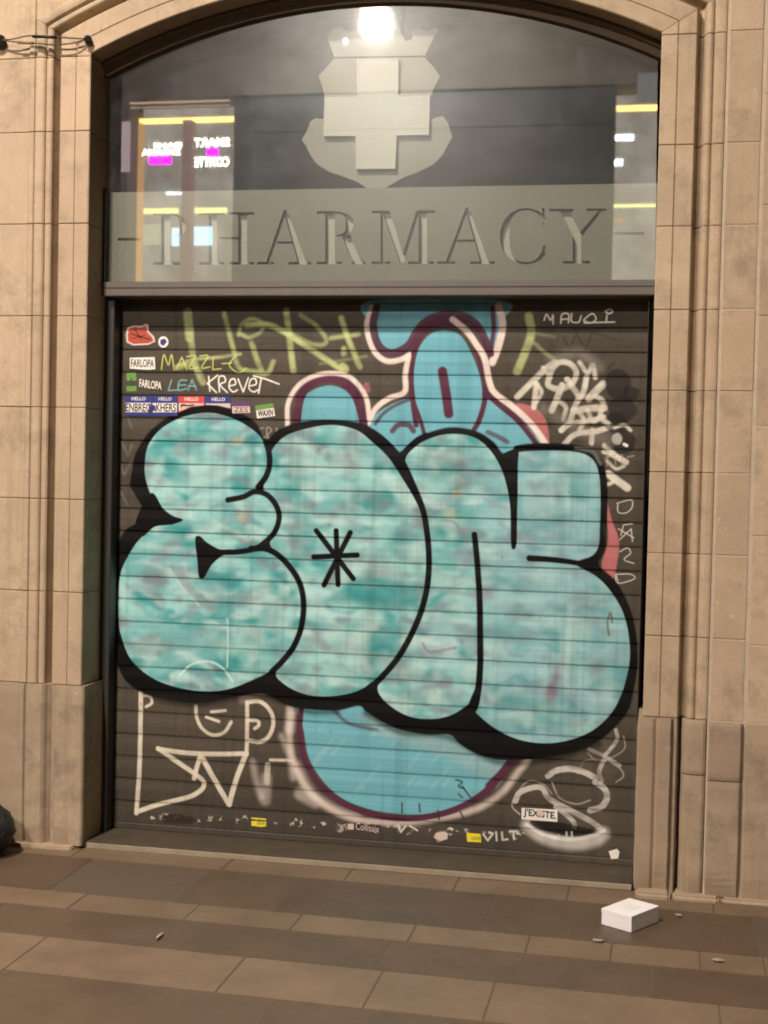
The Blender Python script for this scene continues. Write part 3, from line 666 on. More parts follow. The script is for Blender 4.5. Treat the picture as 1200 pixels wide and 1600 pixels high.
# hand-sprayed patches on the letters
def patch(cx_, cy_, rx, ry, ang, col, a, soft):
    c, s = math.cos(ang), math.sin(ang); w0 = rng.rand(10)*.5+.7
    fill([(cx_+(rx*math.cos(t)*c-ry*math.sin(t)*s)*w0[i], cy_+(rx*math.cos(t)*s+ry*math.sin(t)*c)*w0[i]) for i, t in enumerate(np.linspace(0, 2*math.pi, 11)[:-1])], col, soft, a)
BEF = IMG.copy()
TE = D(40, 134, 134); LI = D(172, 204, 198); LA = D(130, 132, 142); GR = D(110, 120, 122)
for cx_, cy_, rx, ry, an, col, a in ((600, 925, 52, 30, .1, TE, .75), (560, 930, 55, 16, 0, TE, .7), (520, 1000, 22, 30, .3, LI, .5), (440, 960, 26, 40, .2, LI, .35), (230, 1010, 38, 14, .1, GR, .5), (310, 1000, 44, 22, 0, D(110, 160, 160), .6), (240, 900, 26, 18, .4, GR, .55),
        (345, 915, 48, 14, .1, TE, .5), (300, 700, 18, 12, 0, TE, .6), (345, 705, 18, 12, 0, LA, .6), (395, 700, 9, 24, 0, TE, .7), (330, 740, 40, 14, -.3, LI, .6), (276, 742, 20, 14, 0, TE, .5), (540, 720, 40, 20, 0, LI, .4), (470, 720, 24, 30, .2, LI, .4), (512, 712, 5, 9, 0, GR, .8), (545, 712, 4, 13, -.3, LA, .9),
        (570, 780, 50, 20, .2, TE, .35), (600, 1000, 22, 40, .3, TE, .6), (555, 1010, 26, 34, .4, LI, .55), (500, 1000, 8, 24, -.6, LA, .8), (630, 840, 22, 34, 0, TE, .3), (700, 735, 44, 26, 0, GR, .35), (700, 716, 34, 8, 0, LI, .5), (730, 830, 30, 8, .2, LA, .7), (715, 808, 38, 14, 0, D(90, 165, 160), .5),
        (690, 1010, 28, 50, 0, D(168, 196, 200), .6), (660, 985, 16, 8, .3, LA, .6), (868, 1060, 7, 34, .3, D(120, 95, 115), .75), (860, 1085, 10, 14, .3, D(120, 95, 115), .7), (886, 1010, 9, 60, .12, LI, .6), (910, 985, 14, 22, 0, LI, .5), (930, 1045, 16, 12, 0, GR, .5),
        (875, 1110, 28, 10, 0, LI, .5), (800, 1090, 28, 12, 0, TE, .45), (830, 1120, 40, 14, .1, LI, .3), (810, 960, 20, 12, 0, GR, .5), (915, 940, 26, 10, 0, GR, .45), (870, 775, 5, 24, -.1, GR, .6), (885, 770, 4, 28, -.1, LI, .8), (905, 755, 18, 30, 0, TE, .25), (848, 790, 30, 24, 0, LI, .3), (600, 1035, 14, 20, .4, LI, .4),
        (390, 1010, 22, 34, .3, LI, .35), (250, 870, 22, 8, -.6, LA, .5), (285, 905, 10, 26, -.6, LA, .6), (380, 940, 30, 8, -.3, LA, .5), (350, 875, 26, 8, 0, LI, .5), (540, 1075, 14, 6, -.3, LA, .8), (640, 1100, 24, 8, 0, LI, .4)):
    patch(cx_, cy_, rx, ry, an, col, a*.9, 8)
for k in range(210):
    cx_, cy_ = rng.uniform(185, 985), rng.uniform(650, 1160); lft = cx_ < 680
    col = [TE, LI, LA, GR, D(80, 150, 150), D(135, 180, 178)][rng.choice(6, p=[.22, .26, .13, .14, .12, .13] if lft else [.10, .28, .22, .18, .08, .14])]
    patch(cx_, cy_, rng.uniform(8, 30), rng.uniform(4, 12), rng.uniform(-.5, .35) if rng.rand() < .8 else rng.uniform(-1.5, 1.5), col, rng.uniform(.2, .5), rng.uniform(6, 12))
msk = np.zeros((H_, W_), np.float32)
SAVE = IMG; IMG = np.zeros((H_, W_, 3), np.float32)
for pl in POLY: fill(pl, np.ones(3, np.float32), 1.1)
msk = IMG[..., :1]; IMG = BEF*(1-msk)+SAVE*msk; del SAVE, BEF
stroke([(355, 967), (356, 1000), (355, 1042)], 3.2, D(190, 220, 214), 1.2, .8); stroke([(281, 1054), (299, 1038), (325, 1033), (347, 1043), (363, 1064)], 4, D(190, 220, 212), 1.3, .8); stroke([(352, 965), (330, 966)], 2, D(80, 100, 100), 1.5, .7, smooth=False)
stroke([(265, 890), (290, 925), (310, 945)], 5, D(176, 208, 202), 2, .5); stroke([(690, 812), (712, 818), (730, 850)], 5, LA, 2, .6); stroke([(660, 1005), (672, 1018), (712, 1012)], 5, D(135, 110, 128), 2, .6)
# black outlines
def bk(p, w, w2=None, soft=1.3, smooth=True): stroke(p, w*1.15, BLACK, soft, 1, smooth, None if w2 is None else w2*1.15)
bk([(415, 690), (420, 706), (421, 726), (415, 745), (403, 761)], 9); bk([(356, 781), (380, 776), (398, 768), (417, 773), (431, 789), (436, 809), (429, 831), (414, 847), (398, 857), (372, 862), (343, 863)], 8.5)
fill([(306, 838), (313, 838), (323, 847), (343, 858), (362, 859), (343, 871), (331, 882), (325, 892), (319, 902), (311, 902), (308, 875), (305, 849)], BLACK, 1)
bk([(392, 857), (417, 858), (439, 871), (461, 897), (472, 924), (474, 955), (469, 985), (458, 1011), (442, 1032), (424, 1050)], 9)
fill([(236, 770), (255, 795), (270, 806), (286, 812), (270, 819), (241, 823), (222, 838), (212, 815)], BLACK, 1)
bk([(560, 667), (585, 677), (610, 698), (629, 723), (645, 757), (660, 795), (667, 832), (670, 873), (668, 911), (660, 948), (645, 986), (622, 1027), (594, 1060), (577, 1074)], 9)
bk([(629, 716), (634, 704), (650, 689), (665, 680)], 8)
bk([(741, 835), (745, 873), (749, 932), (750, 994), (750, 1040), (747, 1075), (740, 1096)], 8.5, 10); fill([(743, 1075), (752, 1075), (745, 1110), (728, 1114)], BLACK, 1.2)
fill([(781, 711), (808, 702), (809, 730), (808, 800), (807, 848), (802, 858), (798, 848), (797, 790), (790, 748), (778, 718)], BLACK, 1)
bk([(806, 700), (852, 697), (905, 701), (931, 713), (942, 738), (945, 777), (943, 823), (941, 855), (931, 874), (918, 882)], 7); bk([(827, 872), (860, 874), (893, 878), (920, 883)], 9, 7)
stroke([(900, 700), (926, 706), (938, 724)], 6, D(120, 122, 116), 2, .6)
bk([(906, 881), (935, 897), (960, 923), (977, 952), (987, 986), (991, 1023), (988, 1061), (977, 1098)], 9)
for a_, b_ in (((494, 829), (552, 904)), ((547, 832), (506, 914)), ((525, 829), (528, 913)), ((490, 870), (558, 867))): bk([a_, b_], 8, soft=1.0, smooth=False)
# rust bleed and drips
for l in ([(953, 957), (949, 972), (951, 992)], [(955, 960), (956, 972)]): stroke(l, 3.5, D(96, 92, 50), 1.2, .8, smooth=len(l) > 2)
for k in range(40):
    a_, b_ = rng.uniform(200, 985), rng.uniform(640, 1270); stroke([(a_, b_), (a_+rng.uniform(-2, 2), b_+rng.uniform(1, 4))], rng.uniform(.8, 1.8), D(40, 40, 38), .6, .6, smooth=False)
for k in range(14):
    a_, b_ = rng.uniform(240, 960), rng.uniform(670, 1120); stroke([(a_, b_), (a_+rng.uniform(-3, 3), b_+rng.uniform(15, 40))], .8, D(90, 110, 108), .8, .3, smooth=False)
for x_, y_ in ((371, 690), (378, 808), (702, 800), (715, 770)): patch(x_, y_, 9, 6, 0, D(196, 170, 120), .45, 4)
# worn foot of the shutter: paper scraps and glue
for k in range(75):
    a_ = rng.uniform(235, 830); b_ = 1268+(a_-200)*.055+rng.uniform(-3, 9)
    fill([(a_+rng.uniform(-5, 5), b_+rng.uniform(-4, 4)) for _ in range(5)], D(205, 195, 182), .5, .75, smooth=False)
for l in ([(755, 1303), (762, 1313), (770, 1302), (764, 1300)], [(775, 1300), (776, 1313)], [(784, 1300), (785, 1312), (793, 1311)], [(796, 1299), (808, 1298)], [(802, 1299), (803, 1311)], [(622, 1288), (626, 1300), (634, 1290)], [(640, 1290), (652, 1297)]): stroke(l, 3.2, D(210, 202, 190), .6, .85, smooth=False)
patch(688, 1307, 11, 8, 0, D(150, 140, 125), .9, 1); patch(530, 1293, 7, 6, .5, D(170, 160, 145), .8, 1); patch(525, 1293, 6, 6, .5, D(70, 65, 58), .9, 1)
patch(280, 1280, 26, 9, 0, D(45, 38, 30), .8, 3)
# vertical grime and horizontal rubs over everything
IMG *= (1-.16*sm(vn(26, 700, 131), .5, .8))[..., None]
IMG *= (1-.10*sm(vn(500, 6, 141), .55, .8))[..., None]
slz = (ZT-yy/SX-.056) % .0965
IMG = np.clip(IMG, 0.003, .88)
srgb = np.where(IMG <= .0031308, IMG*12.92, 1.055*IMG**(1/2.4)-.055)
pix = np.ones((H_, W_, 4), np.float32); pix[..., :3] = srgb[::-1]
img = bpy.data.images.new('shutter_paint', W_, H_); img.pixels.foreach_set(pix.ravel()); img.update(); img.pack()
del pix, srgb, TURQ

mp = NT('painted steel slat'); ti = mp.n('ShaderNodeTexImage', image=img, interpolation='Cubic', extension='EXTEND')
uv = mp.n('ShaderNodeUVMap', uv_map='UVMap'); mp.l(uv.outputs[0], ti.inputs[0]); p = mp.pos()
gr1 = mp.noise(3, 6, .7, p, (1, 1, 5)); c = mp.mix(mp.ramp(gr1, [(.50, 0.), (.85, .10)]), ti.outputs[0], (.05, .045, .037))
rub = mp.noise(30, 5, .8, p, (.4, 1, 6)); c = mp.mix(mp.ramp(rub, [(.66, 0.), (.76, .16)]), c, (.06, .055, .048))
mp.l(c, mp.b.inputs['Base Color']); mp.l(mp.ramp(gr1, [(.3, .42), (.7, .62)]), mp.b.inputs['Roughness']); mp.b.inputs['Specular IOR Level'].default_value = .16
mp.l(mp.bump(mp.noise(60, 4, .6, p, (.3, 1, 3)), .12, .0015, mp.bump(mp.noise(3.5, 2, .5, p), .25, .006)), mp.b.inputs['Normal'])
SLAT = mp.m

shutter = tag(empty('roller_shutter', (0, YSH, .03)), 'closed slatted metal roller shutter covered in turquoise bubble letter graffiti', 'shutter')
ZP = .0970; XL, XR_ = -1.108, 1.128
sp = [(.0, .0110), (.0021, .0110), (.0027, .002), (.0075, .0006), (.030, -.0008), (.055, -.0014), (.080, .0000), (.0945, .0002), (.0960, -.0016), (.0969, .0004), (.0969, .0160), (.0, .0160)]
rr = random.Random(9)
for k in range(-1, 24):
    z0 = .049+ZP*k if k >= 0 else .0265
    pr = sp if k >= 0 else [(0, -.002), (.002, -.004), (.022, -.004), (.025, -.001), (.0255, .02), (0, .02)]
    dy = rr.uniform(-.0007, .0007); rot = rr.uniform(-.0006, .0006)
    xs = [XL, -.6, 0, .6, XR_]; secs = [[(x, YSH+y+dy+.0006*math.sin(x*2+k), z0+z+rot*x) for z, y in pr] for x in xs]
    me = loft(secs)
    ul = me.uv_layers.new(name='UVMap')
    for lo in me.loops:
        v = me.vertices[lo.vertex_index].co; ul.data[lo.index].uv = ((v.x-X0)*SX/W_, 1-(ZT-v.z)*SX/H_)
    link('slat' if k >= 0 else 'bottom_bar', me, SLAT, shutter)
link('guide_rail', loft([[(x, y, z) for x, y in ((-HALF+.0015, .19), (-1.101, .19), (-1.098, .193), (-1.098, .262), (-1.103, .262), (-1.103, .295), (-HALF+.0015, .295))] for z in (.027, 2.298)]), DARKM, shutter)
link('guide_rail', loft([[(x, y, z) for x, y in ((HALF-.0215, .19), (1.1175, .19), (1.1175, .262), (1.122, .262), (1.122, .295), (HALF-.0215, .295))] for z in (.027, 2.298)]), DARKM, shutter)

# ------------------------------------------------------------------ stickers on the shutter (real thin paper, lettering on top)
def sm_(name, col, rough=.5): return simple(name, tuple(float(v) for v in col), rough, 0, .12, 60, .05)
SCOL = {'white': sm_('white sticker paper', D(222, 214, 205)), 'blue': sm_('blue sticker paper', D(40, 48, 120)), 'red': sm_('red sticker paper', D(190, 62, 62)), 'green': sm_('green sticker paper', D(96, 140, 62)),
        'orange': sm_('red orange sticker paper', D(170, 66, 42)), 'yellow': sm_('yellow sticker paper', D(224, 200, 50)), 'purple': sm_('purple sticker paper', D(92, 50, 96)), 'ink': sm_('black sticker ink', (.012, .011, .012)),
        'pale': sm_('faded sticker paper', D(200, 180, 168)), 'dark': sm_('dark sticker paper', D(52, 44, 42)), 'dblue': sm_('dark blue ink', D(50, 42, 110))}
YK = YSH-.0022
def pl(pts, y, th_=.0006): return poly_plate([P(a, b, YSH) for a, b in pts], y, y+th_)
def text_me(txt, x0, y0, x1, y1, y, bold=.0, tilt=0.0, mirror=False):
    cu = bpy.data.curves.new('t', 'FONT'); cu.body = txt; cu.offset = bold; cu.resolution_u = 3
    o = bpy.data.objects.new('t', cu); COL.objects.link(o); dg = bpy.context.evaluated_depsgraph_get()
    me = bpy.data.meshes.new_from_object(o.evaluated_get(dg)); bpy.data.objects.remove(o); bpy.data.curves.remove(cu)
    co = np.array([v.co[:] for v in me.vertices]); lo = co.min(0); hi = co.max(0)
    ax, az = P(x0, y1, YSH); bx, bz = P(x1, y0, YSH)
    for v in me.vertices:
        s = (v.co.x-lo[0])/(hi[0]-lo[0]); t = (v.co.y-lo[1])/(hi[1]-lo[1])
        v.co = (ax+s*(bx-ax), y, az+t*(bz-az)+tilt*(s-.5)*(bx-ax))
    return me
def sticker(pts, mat, label, y=0):
    o = link('sticker', pl(pts, YK-y), SCOL[mat], shutter); o['label'] = label; return o
def on(st, name, me, mat): 
    o = link(name, me, SCOL[mat]); o.parent = st; o.location = (0, 0, 0); return o
s = sticker([(199, 512), (208, 509), (222, 509), (228, 506), (232, 508), (233, 518), (241, 526), (243, 534), (232, 539), (208, 540), (198, 535), (197, 524)], 'pale', 'torn red sticker at the top left of the shutter')
on(s, 'print', pl([(202, 514), (210, 511), (222, 512), (229, 508), (230, 519), (238, 527), (240, 533), (231, 536), (209, 537), (201, 533), (200, 524)], YK-.0012), 'orange')
for l in ([(204, 522), (236, 530)], [(210, 514), (222, 530)], [(206, 530), (228, 523)]):
    (a, b), (c_, d_) = l; on(s, 'print_mark', pl([(a, b), (a+1, b-1.4), (c_, d_), (c_-1, d_+1.4)], YK-.0018), 'ink')
s = sticker([(255.5+8*math.cos(t), 534.5+9*math.sin(t)) for t in np.linspace(0, 6.28, 17)[:-1]], 'white', 'small round white badge sticker')
on(s, 'print', pl([(251, 531), (258, 529), (261, 534), (256, 540), (251, 538)], YK-.0012), 'dblue')
s = sticker([(203, 559), (242, 558), (243, 577), (232, 578), (203, 576)], 'white', 'white sticker reading FARLOPA, upper'); on(s, 'lettering', text_me('FARLOPA', 205, 561.5, 241, 573.5, YK-.0012, .01), 'ink')
s = sticker([(198, 583), (213, 582.5), (213.5, 611), (198, 612)], 'green', 'narrow green upright sticker')
on(s, 'print_mark', pl([(204.5, 590), (206, 590), (206.5, 604), (205, 604)], YK-.0012), 'dark')
s = sticker([(217, 593), (231, 592), (254, 599), (253, 611), (240, 609), (218, 605)], 'ink', 'black sticker with white letters FARLOPA'); on(s, 'lettering', text_me('FARLOPA', 218, 594.5, 253, 607, YK-.0012, .02, -.12), 'white')
for k, (x0, x1, c1, c2) in enumerate(((196, 237, 'blue', 'white'), (238, 277.5, 'blue', 'white'), (279, 319.5, 'red', 'pale'), (321, 361, 'blue', 'pale'))):
    y0 = 618.5+k*.3; s = sticker([(x0, y0), (x1, y0), (x1, y0+31), (x0, y0+31)] if k < 2 else [(x0, y0), (x1, y0), (x1, (634, 639.5)[k-2]), ((x0+x1)/2, (636, 634.5)[k-2]), (x0, (645, 633.5)[k-2])], c1, ('blue name sticker headed HELLO, leftmost of the row', 'blue name sticker headed HELLO, second from left', 'red name sticker headed HELLO', 'blue name sticker headed HELLO, right of the red one')[k])
    on(s, 'write_in_strip', pl([(x0+.8, y0+11), (x1-.8, y0+11), (x1-.8, y0+25.5), (x0+.8, y0+25.5)] if k < 2 else [(x0+.8, y0+11), (x1-.8, y0+11), (x1-.8, (633, 638)[k-2]), ((x0+x1)/2, (635, 633.5)[k-2]), (x0+.8, (643, 632.5)[k-2])], YK-.0012), c2)
    on(s, 'lettering', text_me('HELLO', x0+10, y0+2, x1-9, y0+7, YK-.0012, .02), 'white')
    if k < 2: on(s, 'handwriting', text_me(('ENBREC', 'KHERS')[k], x0+(1 if k == 0 else 6), y0+12, x1-(1 if k == 0 else 2), y0+24.5, YK-.0020, .015), 'ink')
    if k == 0: on(s, 'drawing', pl([(233, 634), (236, 631), (236.5, 644), (232, 644)], YK-.0024), 'dblue')
    if k == 1: on(s, 'drawing', pl([(238.5, 632), (243, 634), (244, 643), (241, 641), (238.5, 644)], YK-.0024), 'dblue')
    if k == 2: on(s, 'handwriting', pl([(x0+4, y0+13), (x0+9, y0+12), (x0+14, y0+14), (x0+24, y0+12.5), (x0+26, y0+14), (x0+15, y0+16), (x0+8, y0+15), (x0+4, y0+18)], YK-.0020), 'dark')
s = sticker([(362, 628), (390, 627.5), (392, 646), (363, 647)], 'purple', 'small purple and white sticker'); on(s, 'write_in_strip', pl([(363, 635), (390.5, 635), (391.5, 645), (363.5, 645.5)], YK-.0012), 'pale'); on(s, 'handwriting', text_me('ZES', 366, 636.5, 388, 643.5, YK-.002, 0), 'dark')
s = sticker([(399, 634), (427, 630), (430, 650), (402, 654)], 'white', 'tilted green and white sticker'); on(s, 'print', pl([(399, 634), (427, 630), (428, 637), (400, 641)], YK-.0012), 'green')
on(s, 'handwriting', text_me('WAXN', 403, 640.5, 427, 650, YK-.002, .02, .1), 'ink')
s = sticker([(815, 1262), (871, 1265), (871, 1284), (815, 1280)], 'white', "white sticker reading J'EXISTE."); on(s, 'lettering', text_me("J'EXISTE.", 818, 1267, 869, 1278, YK-.0012, .02, -.05), 'ink')
on(s, 'scrape', pl([(838, 1264), (846, 1265), (852, 1272), (846, 1276), (840, 1271)], YK-.002), 'pale')
s = sticker([(542, 1285), (595, 1289), (595, 1300), (542, 1297)], 'dark', 'narrow dark sticker with small white letters'); on(s, 'lettering', text_me('Collisaix', 556, 1288.5, 593, 1297, YK-.0012, .0, -.06), 'pale')
on(s, 'print', pl([(543.5, 1286.5), (553, 1287), (553, 1296), (543.5, 1295.5)], YK-.0012), 'pale')
s = sticker([(393, 1277), (416, 1279), (416, 1291), (409, 1292), (393, 1290)], 'yellow', 'yellow sticker near the foot of the shutter, left one'); on(s, 'lettering', text_me('16HR', 401, 1283, 415, 1288, YK-.0012, 0), 'green')
s = sticker([(729, 1301), (751, 1303), (752, 1316), (730, 1315)], 'yellow', 'yellow sticker near the foot of the shutter, right one'); on(s, 'lettering', text_me('16HR', 737, 1307, 751, 1312, YK-.0012, 0), 'green')
s = sticker([(951, 1330), (964, 1326), (968, 1331), (966, 1341), (955, 1342)], 'white', 'torn white paper square at the bottom right corner')
s = sticker([(680, 1302), (690, 1299), (700, 1302), (699, 1311), (688, 1314), (679, 1309)], 'pale', 'worn round pale sticker')

# ------------------------------------------------------------------ pavement, step by step away from the wall
def pave(name, base, var=.25, spot=.5):
    m = NT(name); p = m.pos(); oi = m.n('ShaderNodeObjectInfo')
    a = m.noise(3, 6, .7, p); b = m.noise(24, 6, .72, p); c_ = m.noise(220, 3, .6, p)
    c = m.mix(m.ramp(a, [(.3, 0.), (.7, 1.)]), tuple(x*(1-var) for x in base), tuple(x*(1+var) for x in base))
    c = m.mix(m.ramp(b, [(.45, 0.), (.75, spot)]), c, tuple(x*.55 for x in base)); c = m.mix(m.ramp(c_, [(.35, 0.), (.8, .35)]), c, tuple(min(1, x*1.6) for x in base))
    g = m.noise(52, 2, .5, p); c = m.mix(m.ramp(g, [(.735, 0.), (.75, .5)]), c, (.03, .026, .022))
    hs = m.n('ShaderNodeHueSaturation'); m.l(c, hs.inputs['Color']); mr = m.n('ShaderNodeMapRange'); mr.inputs['To Min'].default_value = .96; mr.inputs['To Max'].default_value = 1.04
    m.l(oi.outputs['Random'], mr.inputs[0]); m.l(mr.outputs[0], hs.inputs['Value']); m.l(hs.outputs[0], m.b.inputs['Base Color'])
    m.l(m.ramp(a, [(.3, .38), (.7, .7)]), m.b.inputs['Roughness']); m.l(m.bump(b, .3, .004, m.bump(c_, .3, .001)), m.b.inputs['Normal']); return m.m
PD = pave('dark paving stone', (.086, .055, .034), .22, .6); PL_ = pave('pale kerb stone', (.148, .100, .062), .22, .6); ASP = pave('asphalt', (.055, .050, .045))
pv = tag(empty('pavement'), kind='structure')
SL = -.026
def slab(x0, x1, y0, y1, top, mat, nm, b=.0018):
    me = box_me(x0+.0018, x1-.0018, y0+.0018, y1-.0018, -.06, top, b, 2)
    tl = rr.uniform(-.0015, .0015)
    for v in me.vertices: v.co.y += SL*v.co.x; v.co.z += (tl*v.co.x if v.co.z > -.05 else 0)*.5
    link(nm, me, mat, pv)
def row(y0, y1, top, mat, nm, xs):
    for a, b in zip(xs[:-1], xs[1:]): slab(a, b, y0, y1, top+rr.uniform(-.0007, .0007), mat, nm)
def cutr(start, lens, end=3.6):
    xs = [start]
    while xs[-1] < end: xs.append(xs[-1]+lens*rr.uniform(.85, 1.15))
    return xs
row(-.155, .050, .0012, PL_, 'kerb_stone', [-3.6, -3.0, -2.4, -1.75, -1.12, -.48, .02, .45, .88, 1.42, 1.85, 2.4, 3.0, 3.6])
row(-.590, -.155, .000, PD, 'paving_slab', [-3.6, -2.7, -1.9, -1.02, -.15, .62, 1.55, 2.3, 3.1, 3.9])
row(-.775, -.590, .0012, PL_, 'kerb_stone', [-3.6, -3.2, -2.8, -2.4, -2.0, -1.62, -1.22, -.86, -.42, -.03, .385, .785, 1.065, 1.355, 1.56, 1.9, 2.3, 2.7, 3.1, 3.6])
row(-1.065, -.775, .000, PD, 'paving_slab', [-3.6, -2.8, -1.9, -1.1, -.35, .33, 1.2, 2.0, 2.8, 3.6])
row(-1.390, -1.065, .0012, PL_, 'kerb_stone', [-3.6, -2.9, -2.2, -1.5, -.8, -.1, .36, .72, 1.4, 2.1, 2.8, 3.6])
row(-1.80, -1.390, .000, PD, 'paving_slab', [-3.6, -2.6, -1.7, -.8, .1, 1.0, 1.9, 2.8, 3.6])
row(-2.25, -1.80, .000, PD, 'paving_slab', [-3.6, -2.2, -1.2, -.3, .6, 1.5, 2.4, 3.6])
tag(link('ground', mesh([(-40, -10.5, -.012), (40, -10.5, -.012), (40, .5, -.012), (-40, .5, -.012)], [(0, 1, 2, 3)]), simple('joint dirt', (.10, .075, .052), .95, 0, .3, 12, .3)), kind='structure')
tag(link('road', box_me(-40, 40, -8.6, -2.30, -.05, -.004), ASP), kind='structure')

# ------------------------------------------------------------------ white box on the pavement
link('joint_mortar', box_me(-3.5, 3.5, -2.2, .04, -.010, -.0005), simple('sandy joint mortar', (.088, .060, .038), .95, 0, .3, 20, .3), pv)
bx = tag(empty('cardboard_box', (1.1195, -.385, .0015)), 'small plain white cardboard box standing alone on the pavement', 'box'); 
ang = math.radians(-32); hw, hd, hh = .0625, .088, .058
mb = simple('white carton', (.80, .76, .76), .6, 0, .09, 14, .25, dist=.003)
def bp(me, nm, mat):
    o = link(nm, me, mat); o.parent = bx; return o
bp(box_me(-hw, hw, -hd, hd, 0, hh-.002, .0015, 2), 'carton', mb)
bp(box_me(-hw-.0008, hw+.0008, -hd-.0008, hd+.0008, hh-.013, hh, .0006), 'lid', mb)
bp(box_me(-.030, .026, -.032, .028, hh+.0002, hh+.0012, .0004), 'lid_flap', simple('carton shaded flap', (.74, .70, .68), .6, 0, .05, 20, .05))
bx.rotation_euler = (0, 0, ang)

# ------------------------------------------------------------------ cable clamped over the left jamb
rope_m = simple('weathered steel cable', (.075, .055, .038), .7, .2, .4, 200, .5, dist=.002); iron = simple('black iron bolt', (.02, .017, .016), .5, .5, .3, 40, .2)
ol = simple('ochre cable sheath', (.20, .15, .05), .6, 0, .3, 60, .2)
cab = tag(empty('wall_cable', (-1.30, -.03, 3.33)), 'short looped cable strung between two bolts above the left jamb', 'cable')
def cp(px, py, y): x, z = P(px, py, y); return Vector((x, y, z))
link('cable_strand', tube(spline([cp(4, 62, -.03), cp(20, 61, -.035), cp(45, 56, -.038), (cp(75, 57, -.038)), cp(105, 59, -.036), cp(134, 61, -.02)], n=6), .0030), rope_m, cab)
link('cable_strand', tube(spline([cp(4, 63, -.03), cp(20, 65, -.035), cp(40, 67, -.036), cp(60, 68, -.03), cp(85, 70, -.034), cp(110, 68, -.034), cp(122, 65, -.03), cp(134, 62, -.02)], n=6), .0028), rope_m, cab)
link('cable_sleeve', tube([cp(51, 57, -.042), cp(70, 57.5, -.042), cp(88, 58.5, -.042)], .0065, 10), iron, cab)
link('cable_sheath', tube([cp(28, 66, -.037), cp(40, 67, -.038), cp(52, 67.5, -.036)], .006, 8), ol, cab)
for px, py, r in ((137, 61, .0165), (0, 63, .024)):
    o = link('bolt', tube([cp(px, py, .02), cp(px, py, -.03), cp(px, py, -.034)], [r, r, r*.7], 8), iron, cab)

# ------------------------------------------------------------------ dark rubbish bag at the left edge
bm = bmesh.new(); bmesh.ops.create_icosphere(bm, subdivisions=4, radius=1)
from mathutils import noise as mn
for v in bm.verts:
    n = v.co.normalized(); cr_ = abs(mn.noise(n*3.1+Vector((3, 1, 2))))*.16+abs(mn.noise(n*8))*.06
    v.co = n*(1-cr_); v.co.z = max(v.co.z, -.72); v.co = Vector((v.co.x*.17, v.co.y*.14, (v.co.z+.72)*.128))
me = bpy.data.meshes.new('bag'); bm.to_mesh(me); bm.free()
for f_ in me.polygons: f_.use_smooth = True
bg_ = tag(empty('rubbish_bag', (P(21, 1290, -.19)[0]-.165, -.19, .006)), 'black rounded rubbish bag on the pavement against the left plinth', 'rubbish bag')
o = link('bag', me, simple('black plastic film', (.009, .008, .008), .5, 0, .3, 14, .9, dist=.006)); o.parent = bg_
o = link('knot', tube([(0, 0, .215), (.008, 0, .235), (.0, .01, .262), (-.02, .01, .275)], [.03, .014, .022, .010], 9), bpy.data.materials['black plastic film']); o.parent = bg_

# ------------------------------------------------------------------ litter
lm = simple('dirty white litter', (.30, .27, .23), .8, 0, .2, 40, .1)
def onZ(px, py):
    d = fw*F + r2*(px-600) - u2*(py-800); t = -CZ/d[2]; return (CX+d[0]*t, -CD+d[1]*t)
for k, (px, py, r, lb) in enumerate(((1060, 1433, .012, 'tiny white paper scrap on the slab right of the box'), (936, 1473, .018, 'pale paper scrap on the kerb stones below the box'), (1124, 1504, .015, 'small white fleck of litter on the kerb stones at the right'), (249, 1466, .020, 'faint curled paper scrap on the dark slabs at the left'))):
    x, y = onZ(px, py); n = 7; ph = k
    po = [(r*math.cos(6.28*i/n)*rr.uniform(.6, 1.3)*(1.3 if k < 3 else .35), r*math.sin(6.28*i/n)*rr.uniform(.5, 1.1)*(.8 if k < 3 else 2.2)) for i in range(n)]
    me = mesh([(a, b, rr.uniform(.001, .004)) for a, b in po]+[(a, b, .0) for a, b in po], [tuple(range(n)), tuple(range(2*n-1, n-1, -1))]+[(i, (i+1) % n, n+(i+1) % n, n+i) for i in range(n)])
    o = link('litter', me, lm, None, (x, y, .008)); tag(o, lb, 'litter', 'scraps of litter on the pavement')

# ------------------------------------------------------------------ the street behind the camera: seen only as reflections in the fanlight
YO = -10.5
opp = tag(empty('opposite_building', (0, YO, 0)), 'dark stone building across the street, seen mirrored in the arched window', 'building')
OW = stone_mat('opposite facade stone', (.13, .11, .09), .2, .8); ODK = simple('dark closed front', (.03, .026, .024), .7, 0, .3, 4, .1)
def ob(x0, x1, y0, y1, z0, z1, mat, nm, par=None):
    o = link(nm, box_me(x0, x1, YO+y0, YO+y1, z0, z1), mat, opp if par is None else None)
    if par is not None: o.parent = par; 
    return o
ob(-14, -5.28, -.5, 0, 0, 12, OW, 'wall'); ob(2.3, 14, -.5, 0, 0, 12, OW, 'wall'); ob(-5.28, 2.3, -.5, 0, 6.02, 12, OW, 'wall')
ob(-3.97, .55, -.5, -.1, 0, 5.6, ODK, 'wall'); ob(-3.97, .55, -.5, -.08, 5.6, 6.02, ODK, 'lintel')
warm = emis('warm strip light', (1, .60, .16), 13); warm2 = emis('dim warm reveal', (1, .55, .22), 2.2); wht = emis('white neon lettering', (1, .93, .78), 30); mag = emis('magenta neon', (1, .0, 1), 15)
yel = emis('yellow shelf light', (.95, .90, .35), 5.5); blu = emis('pale blue screen', (.55, .80, 1), 6.5); cool = emis('ceiling lamp', (.75, .92, 1), 22)
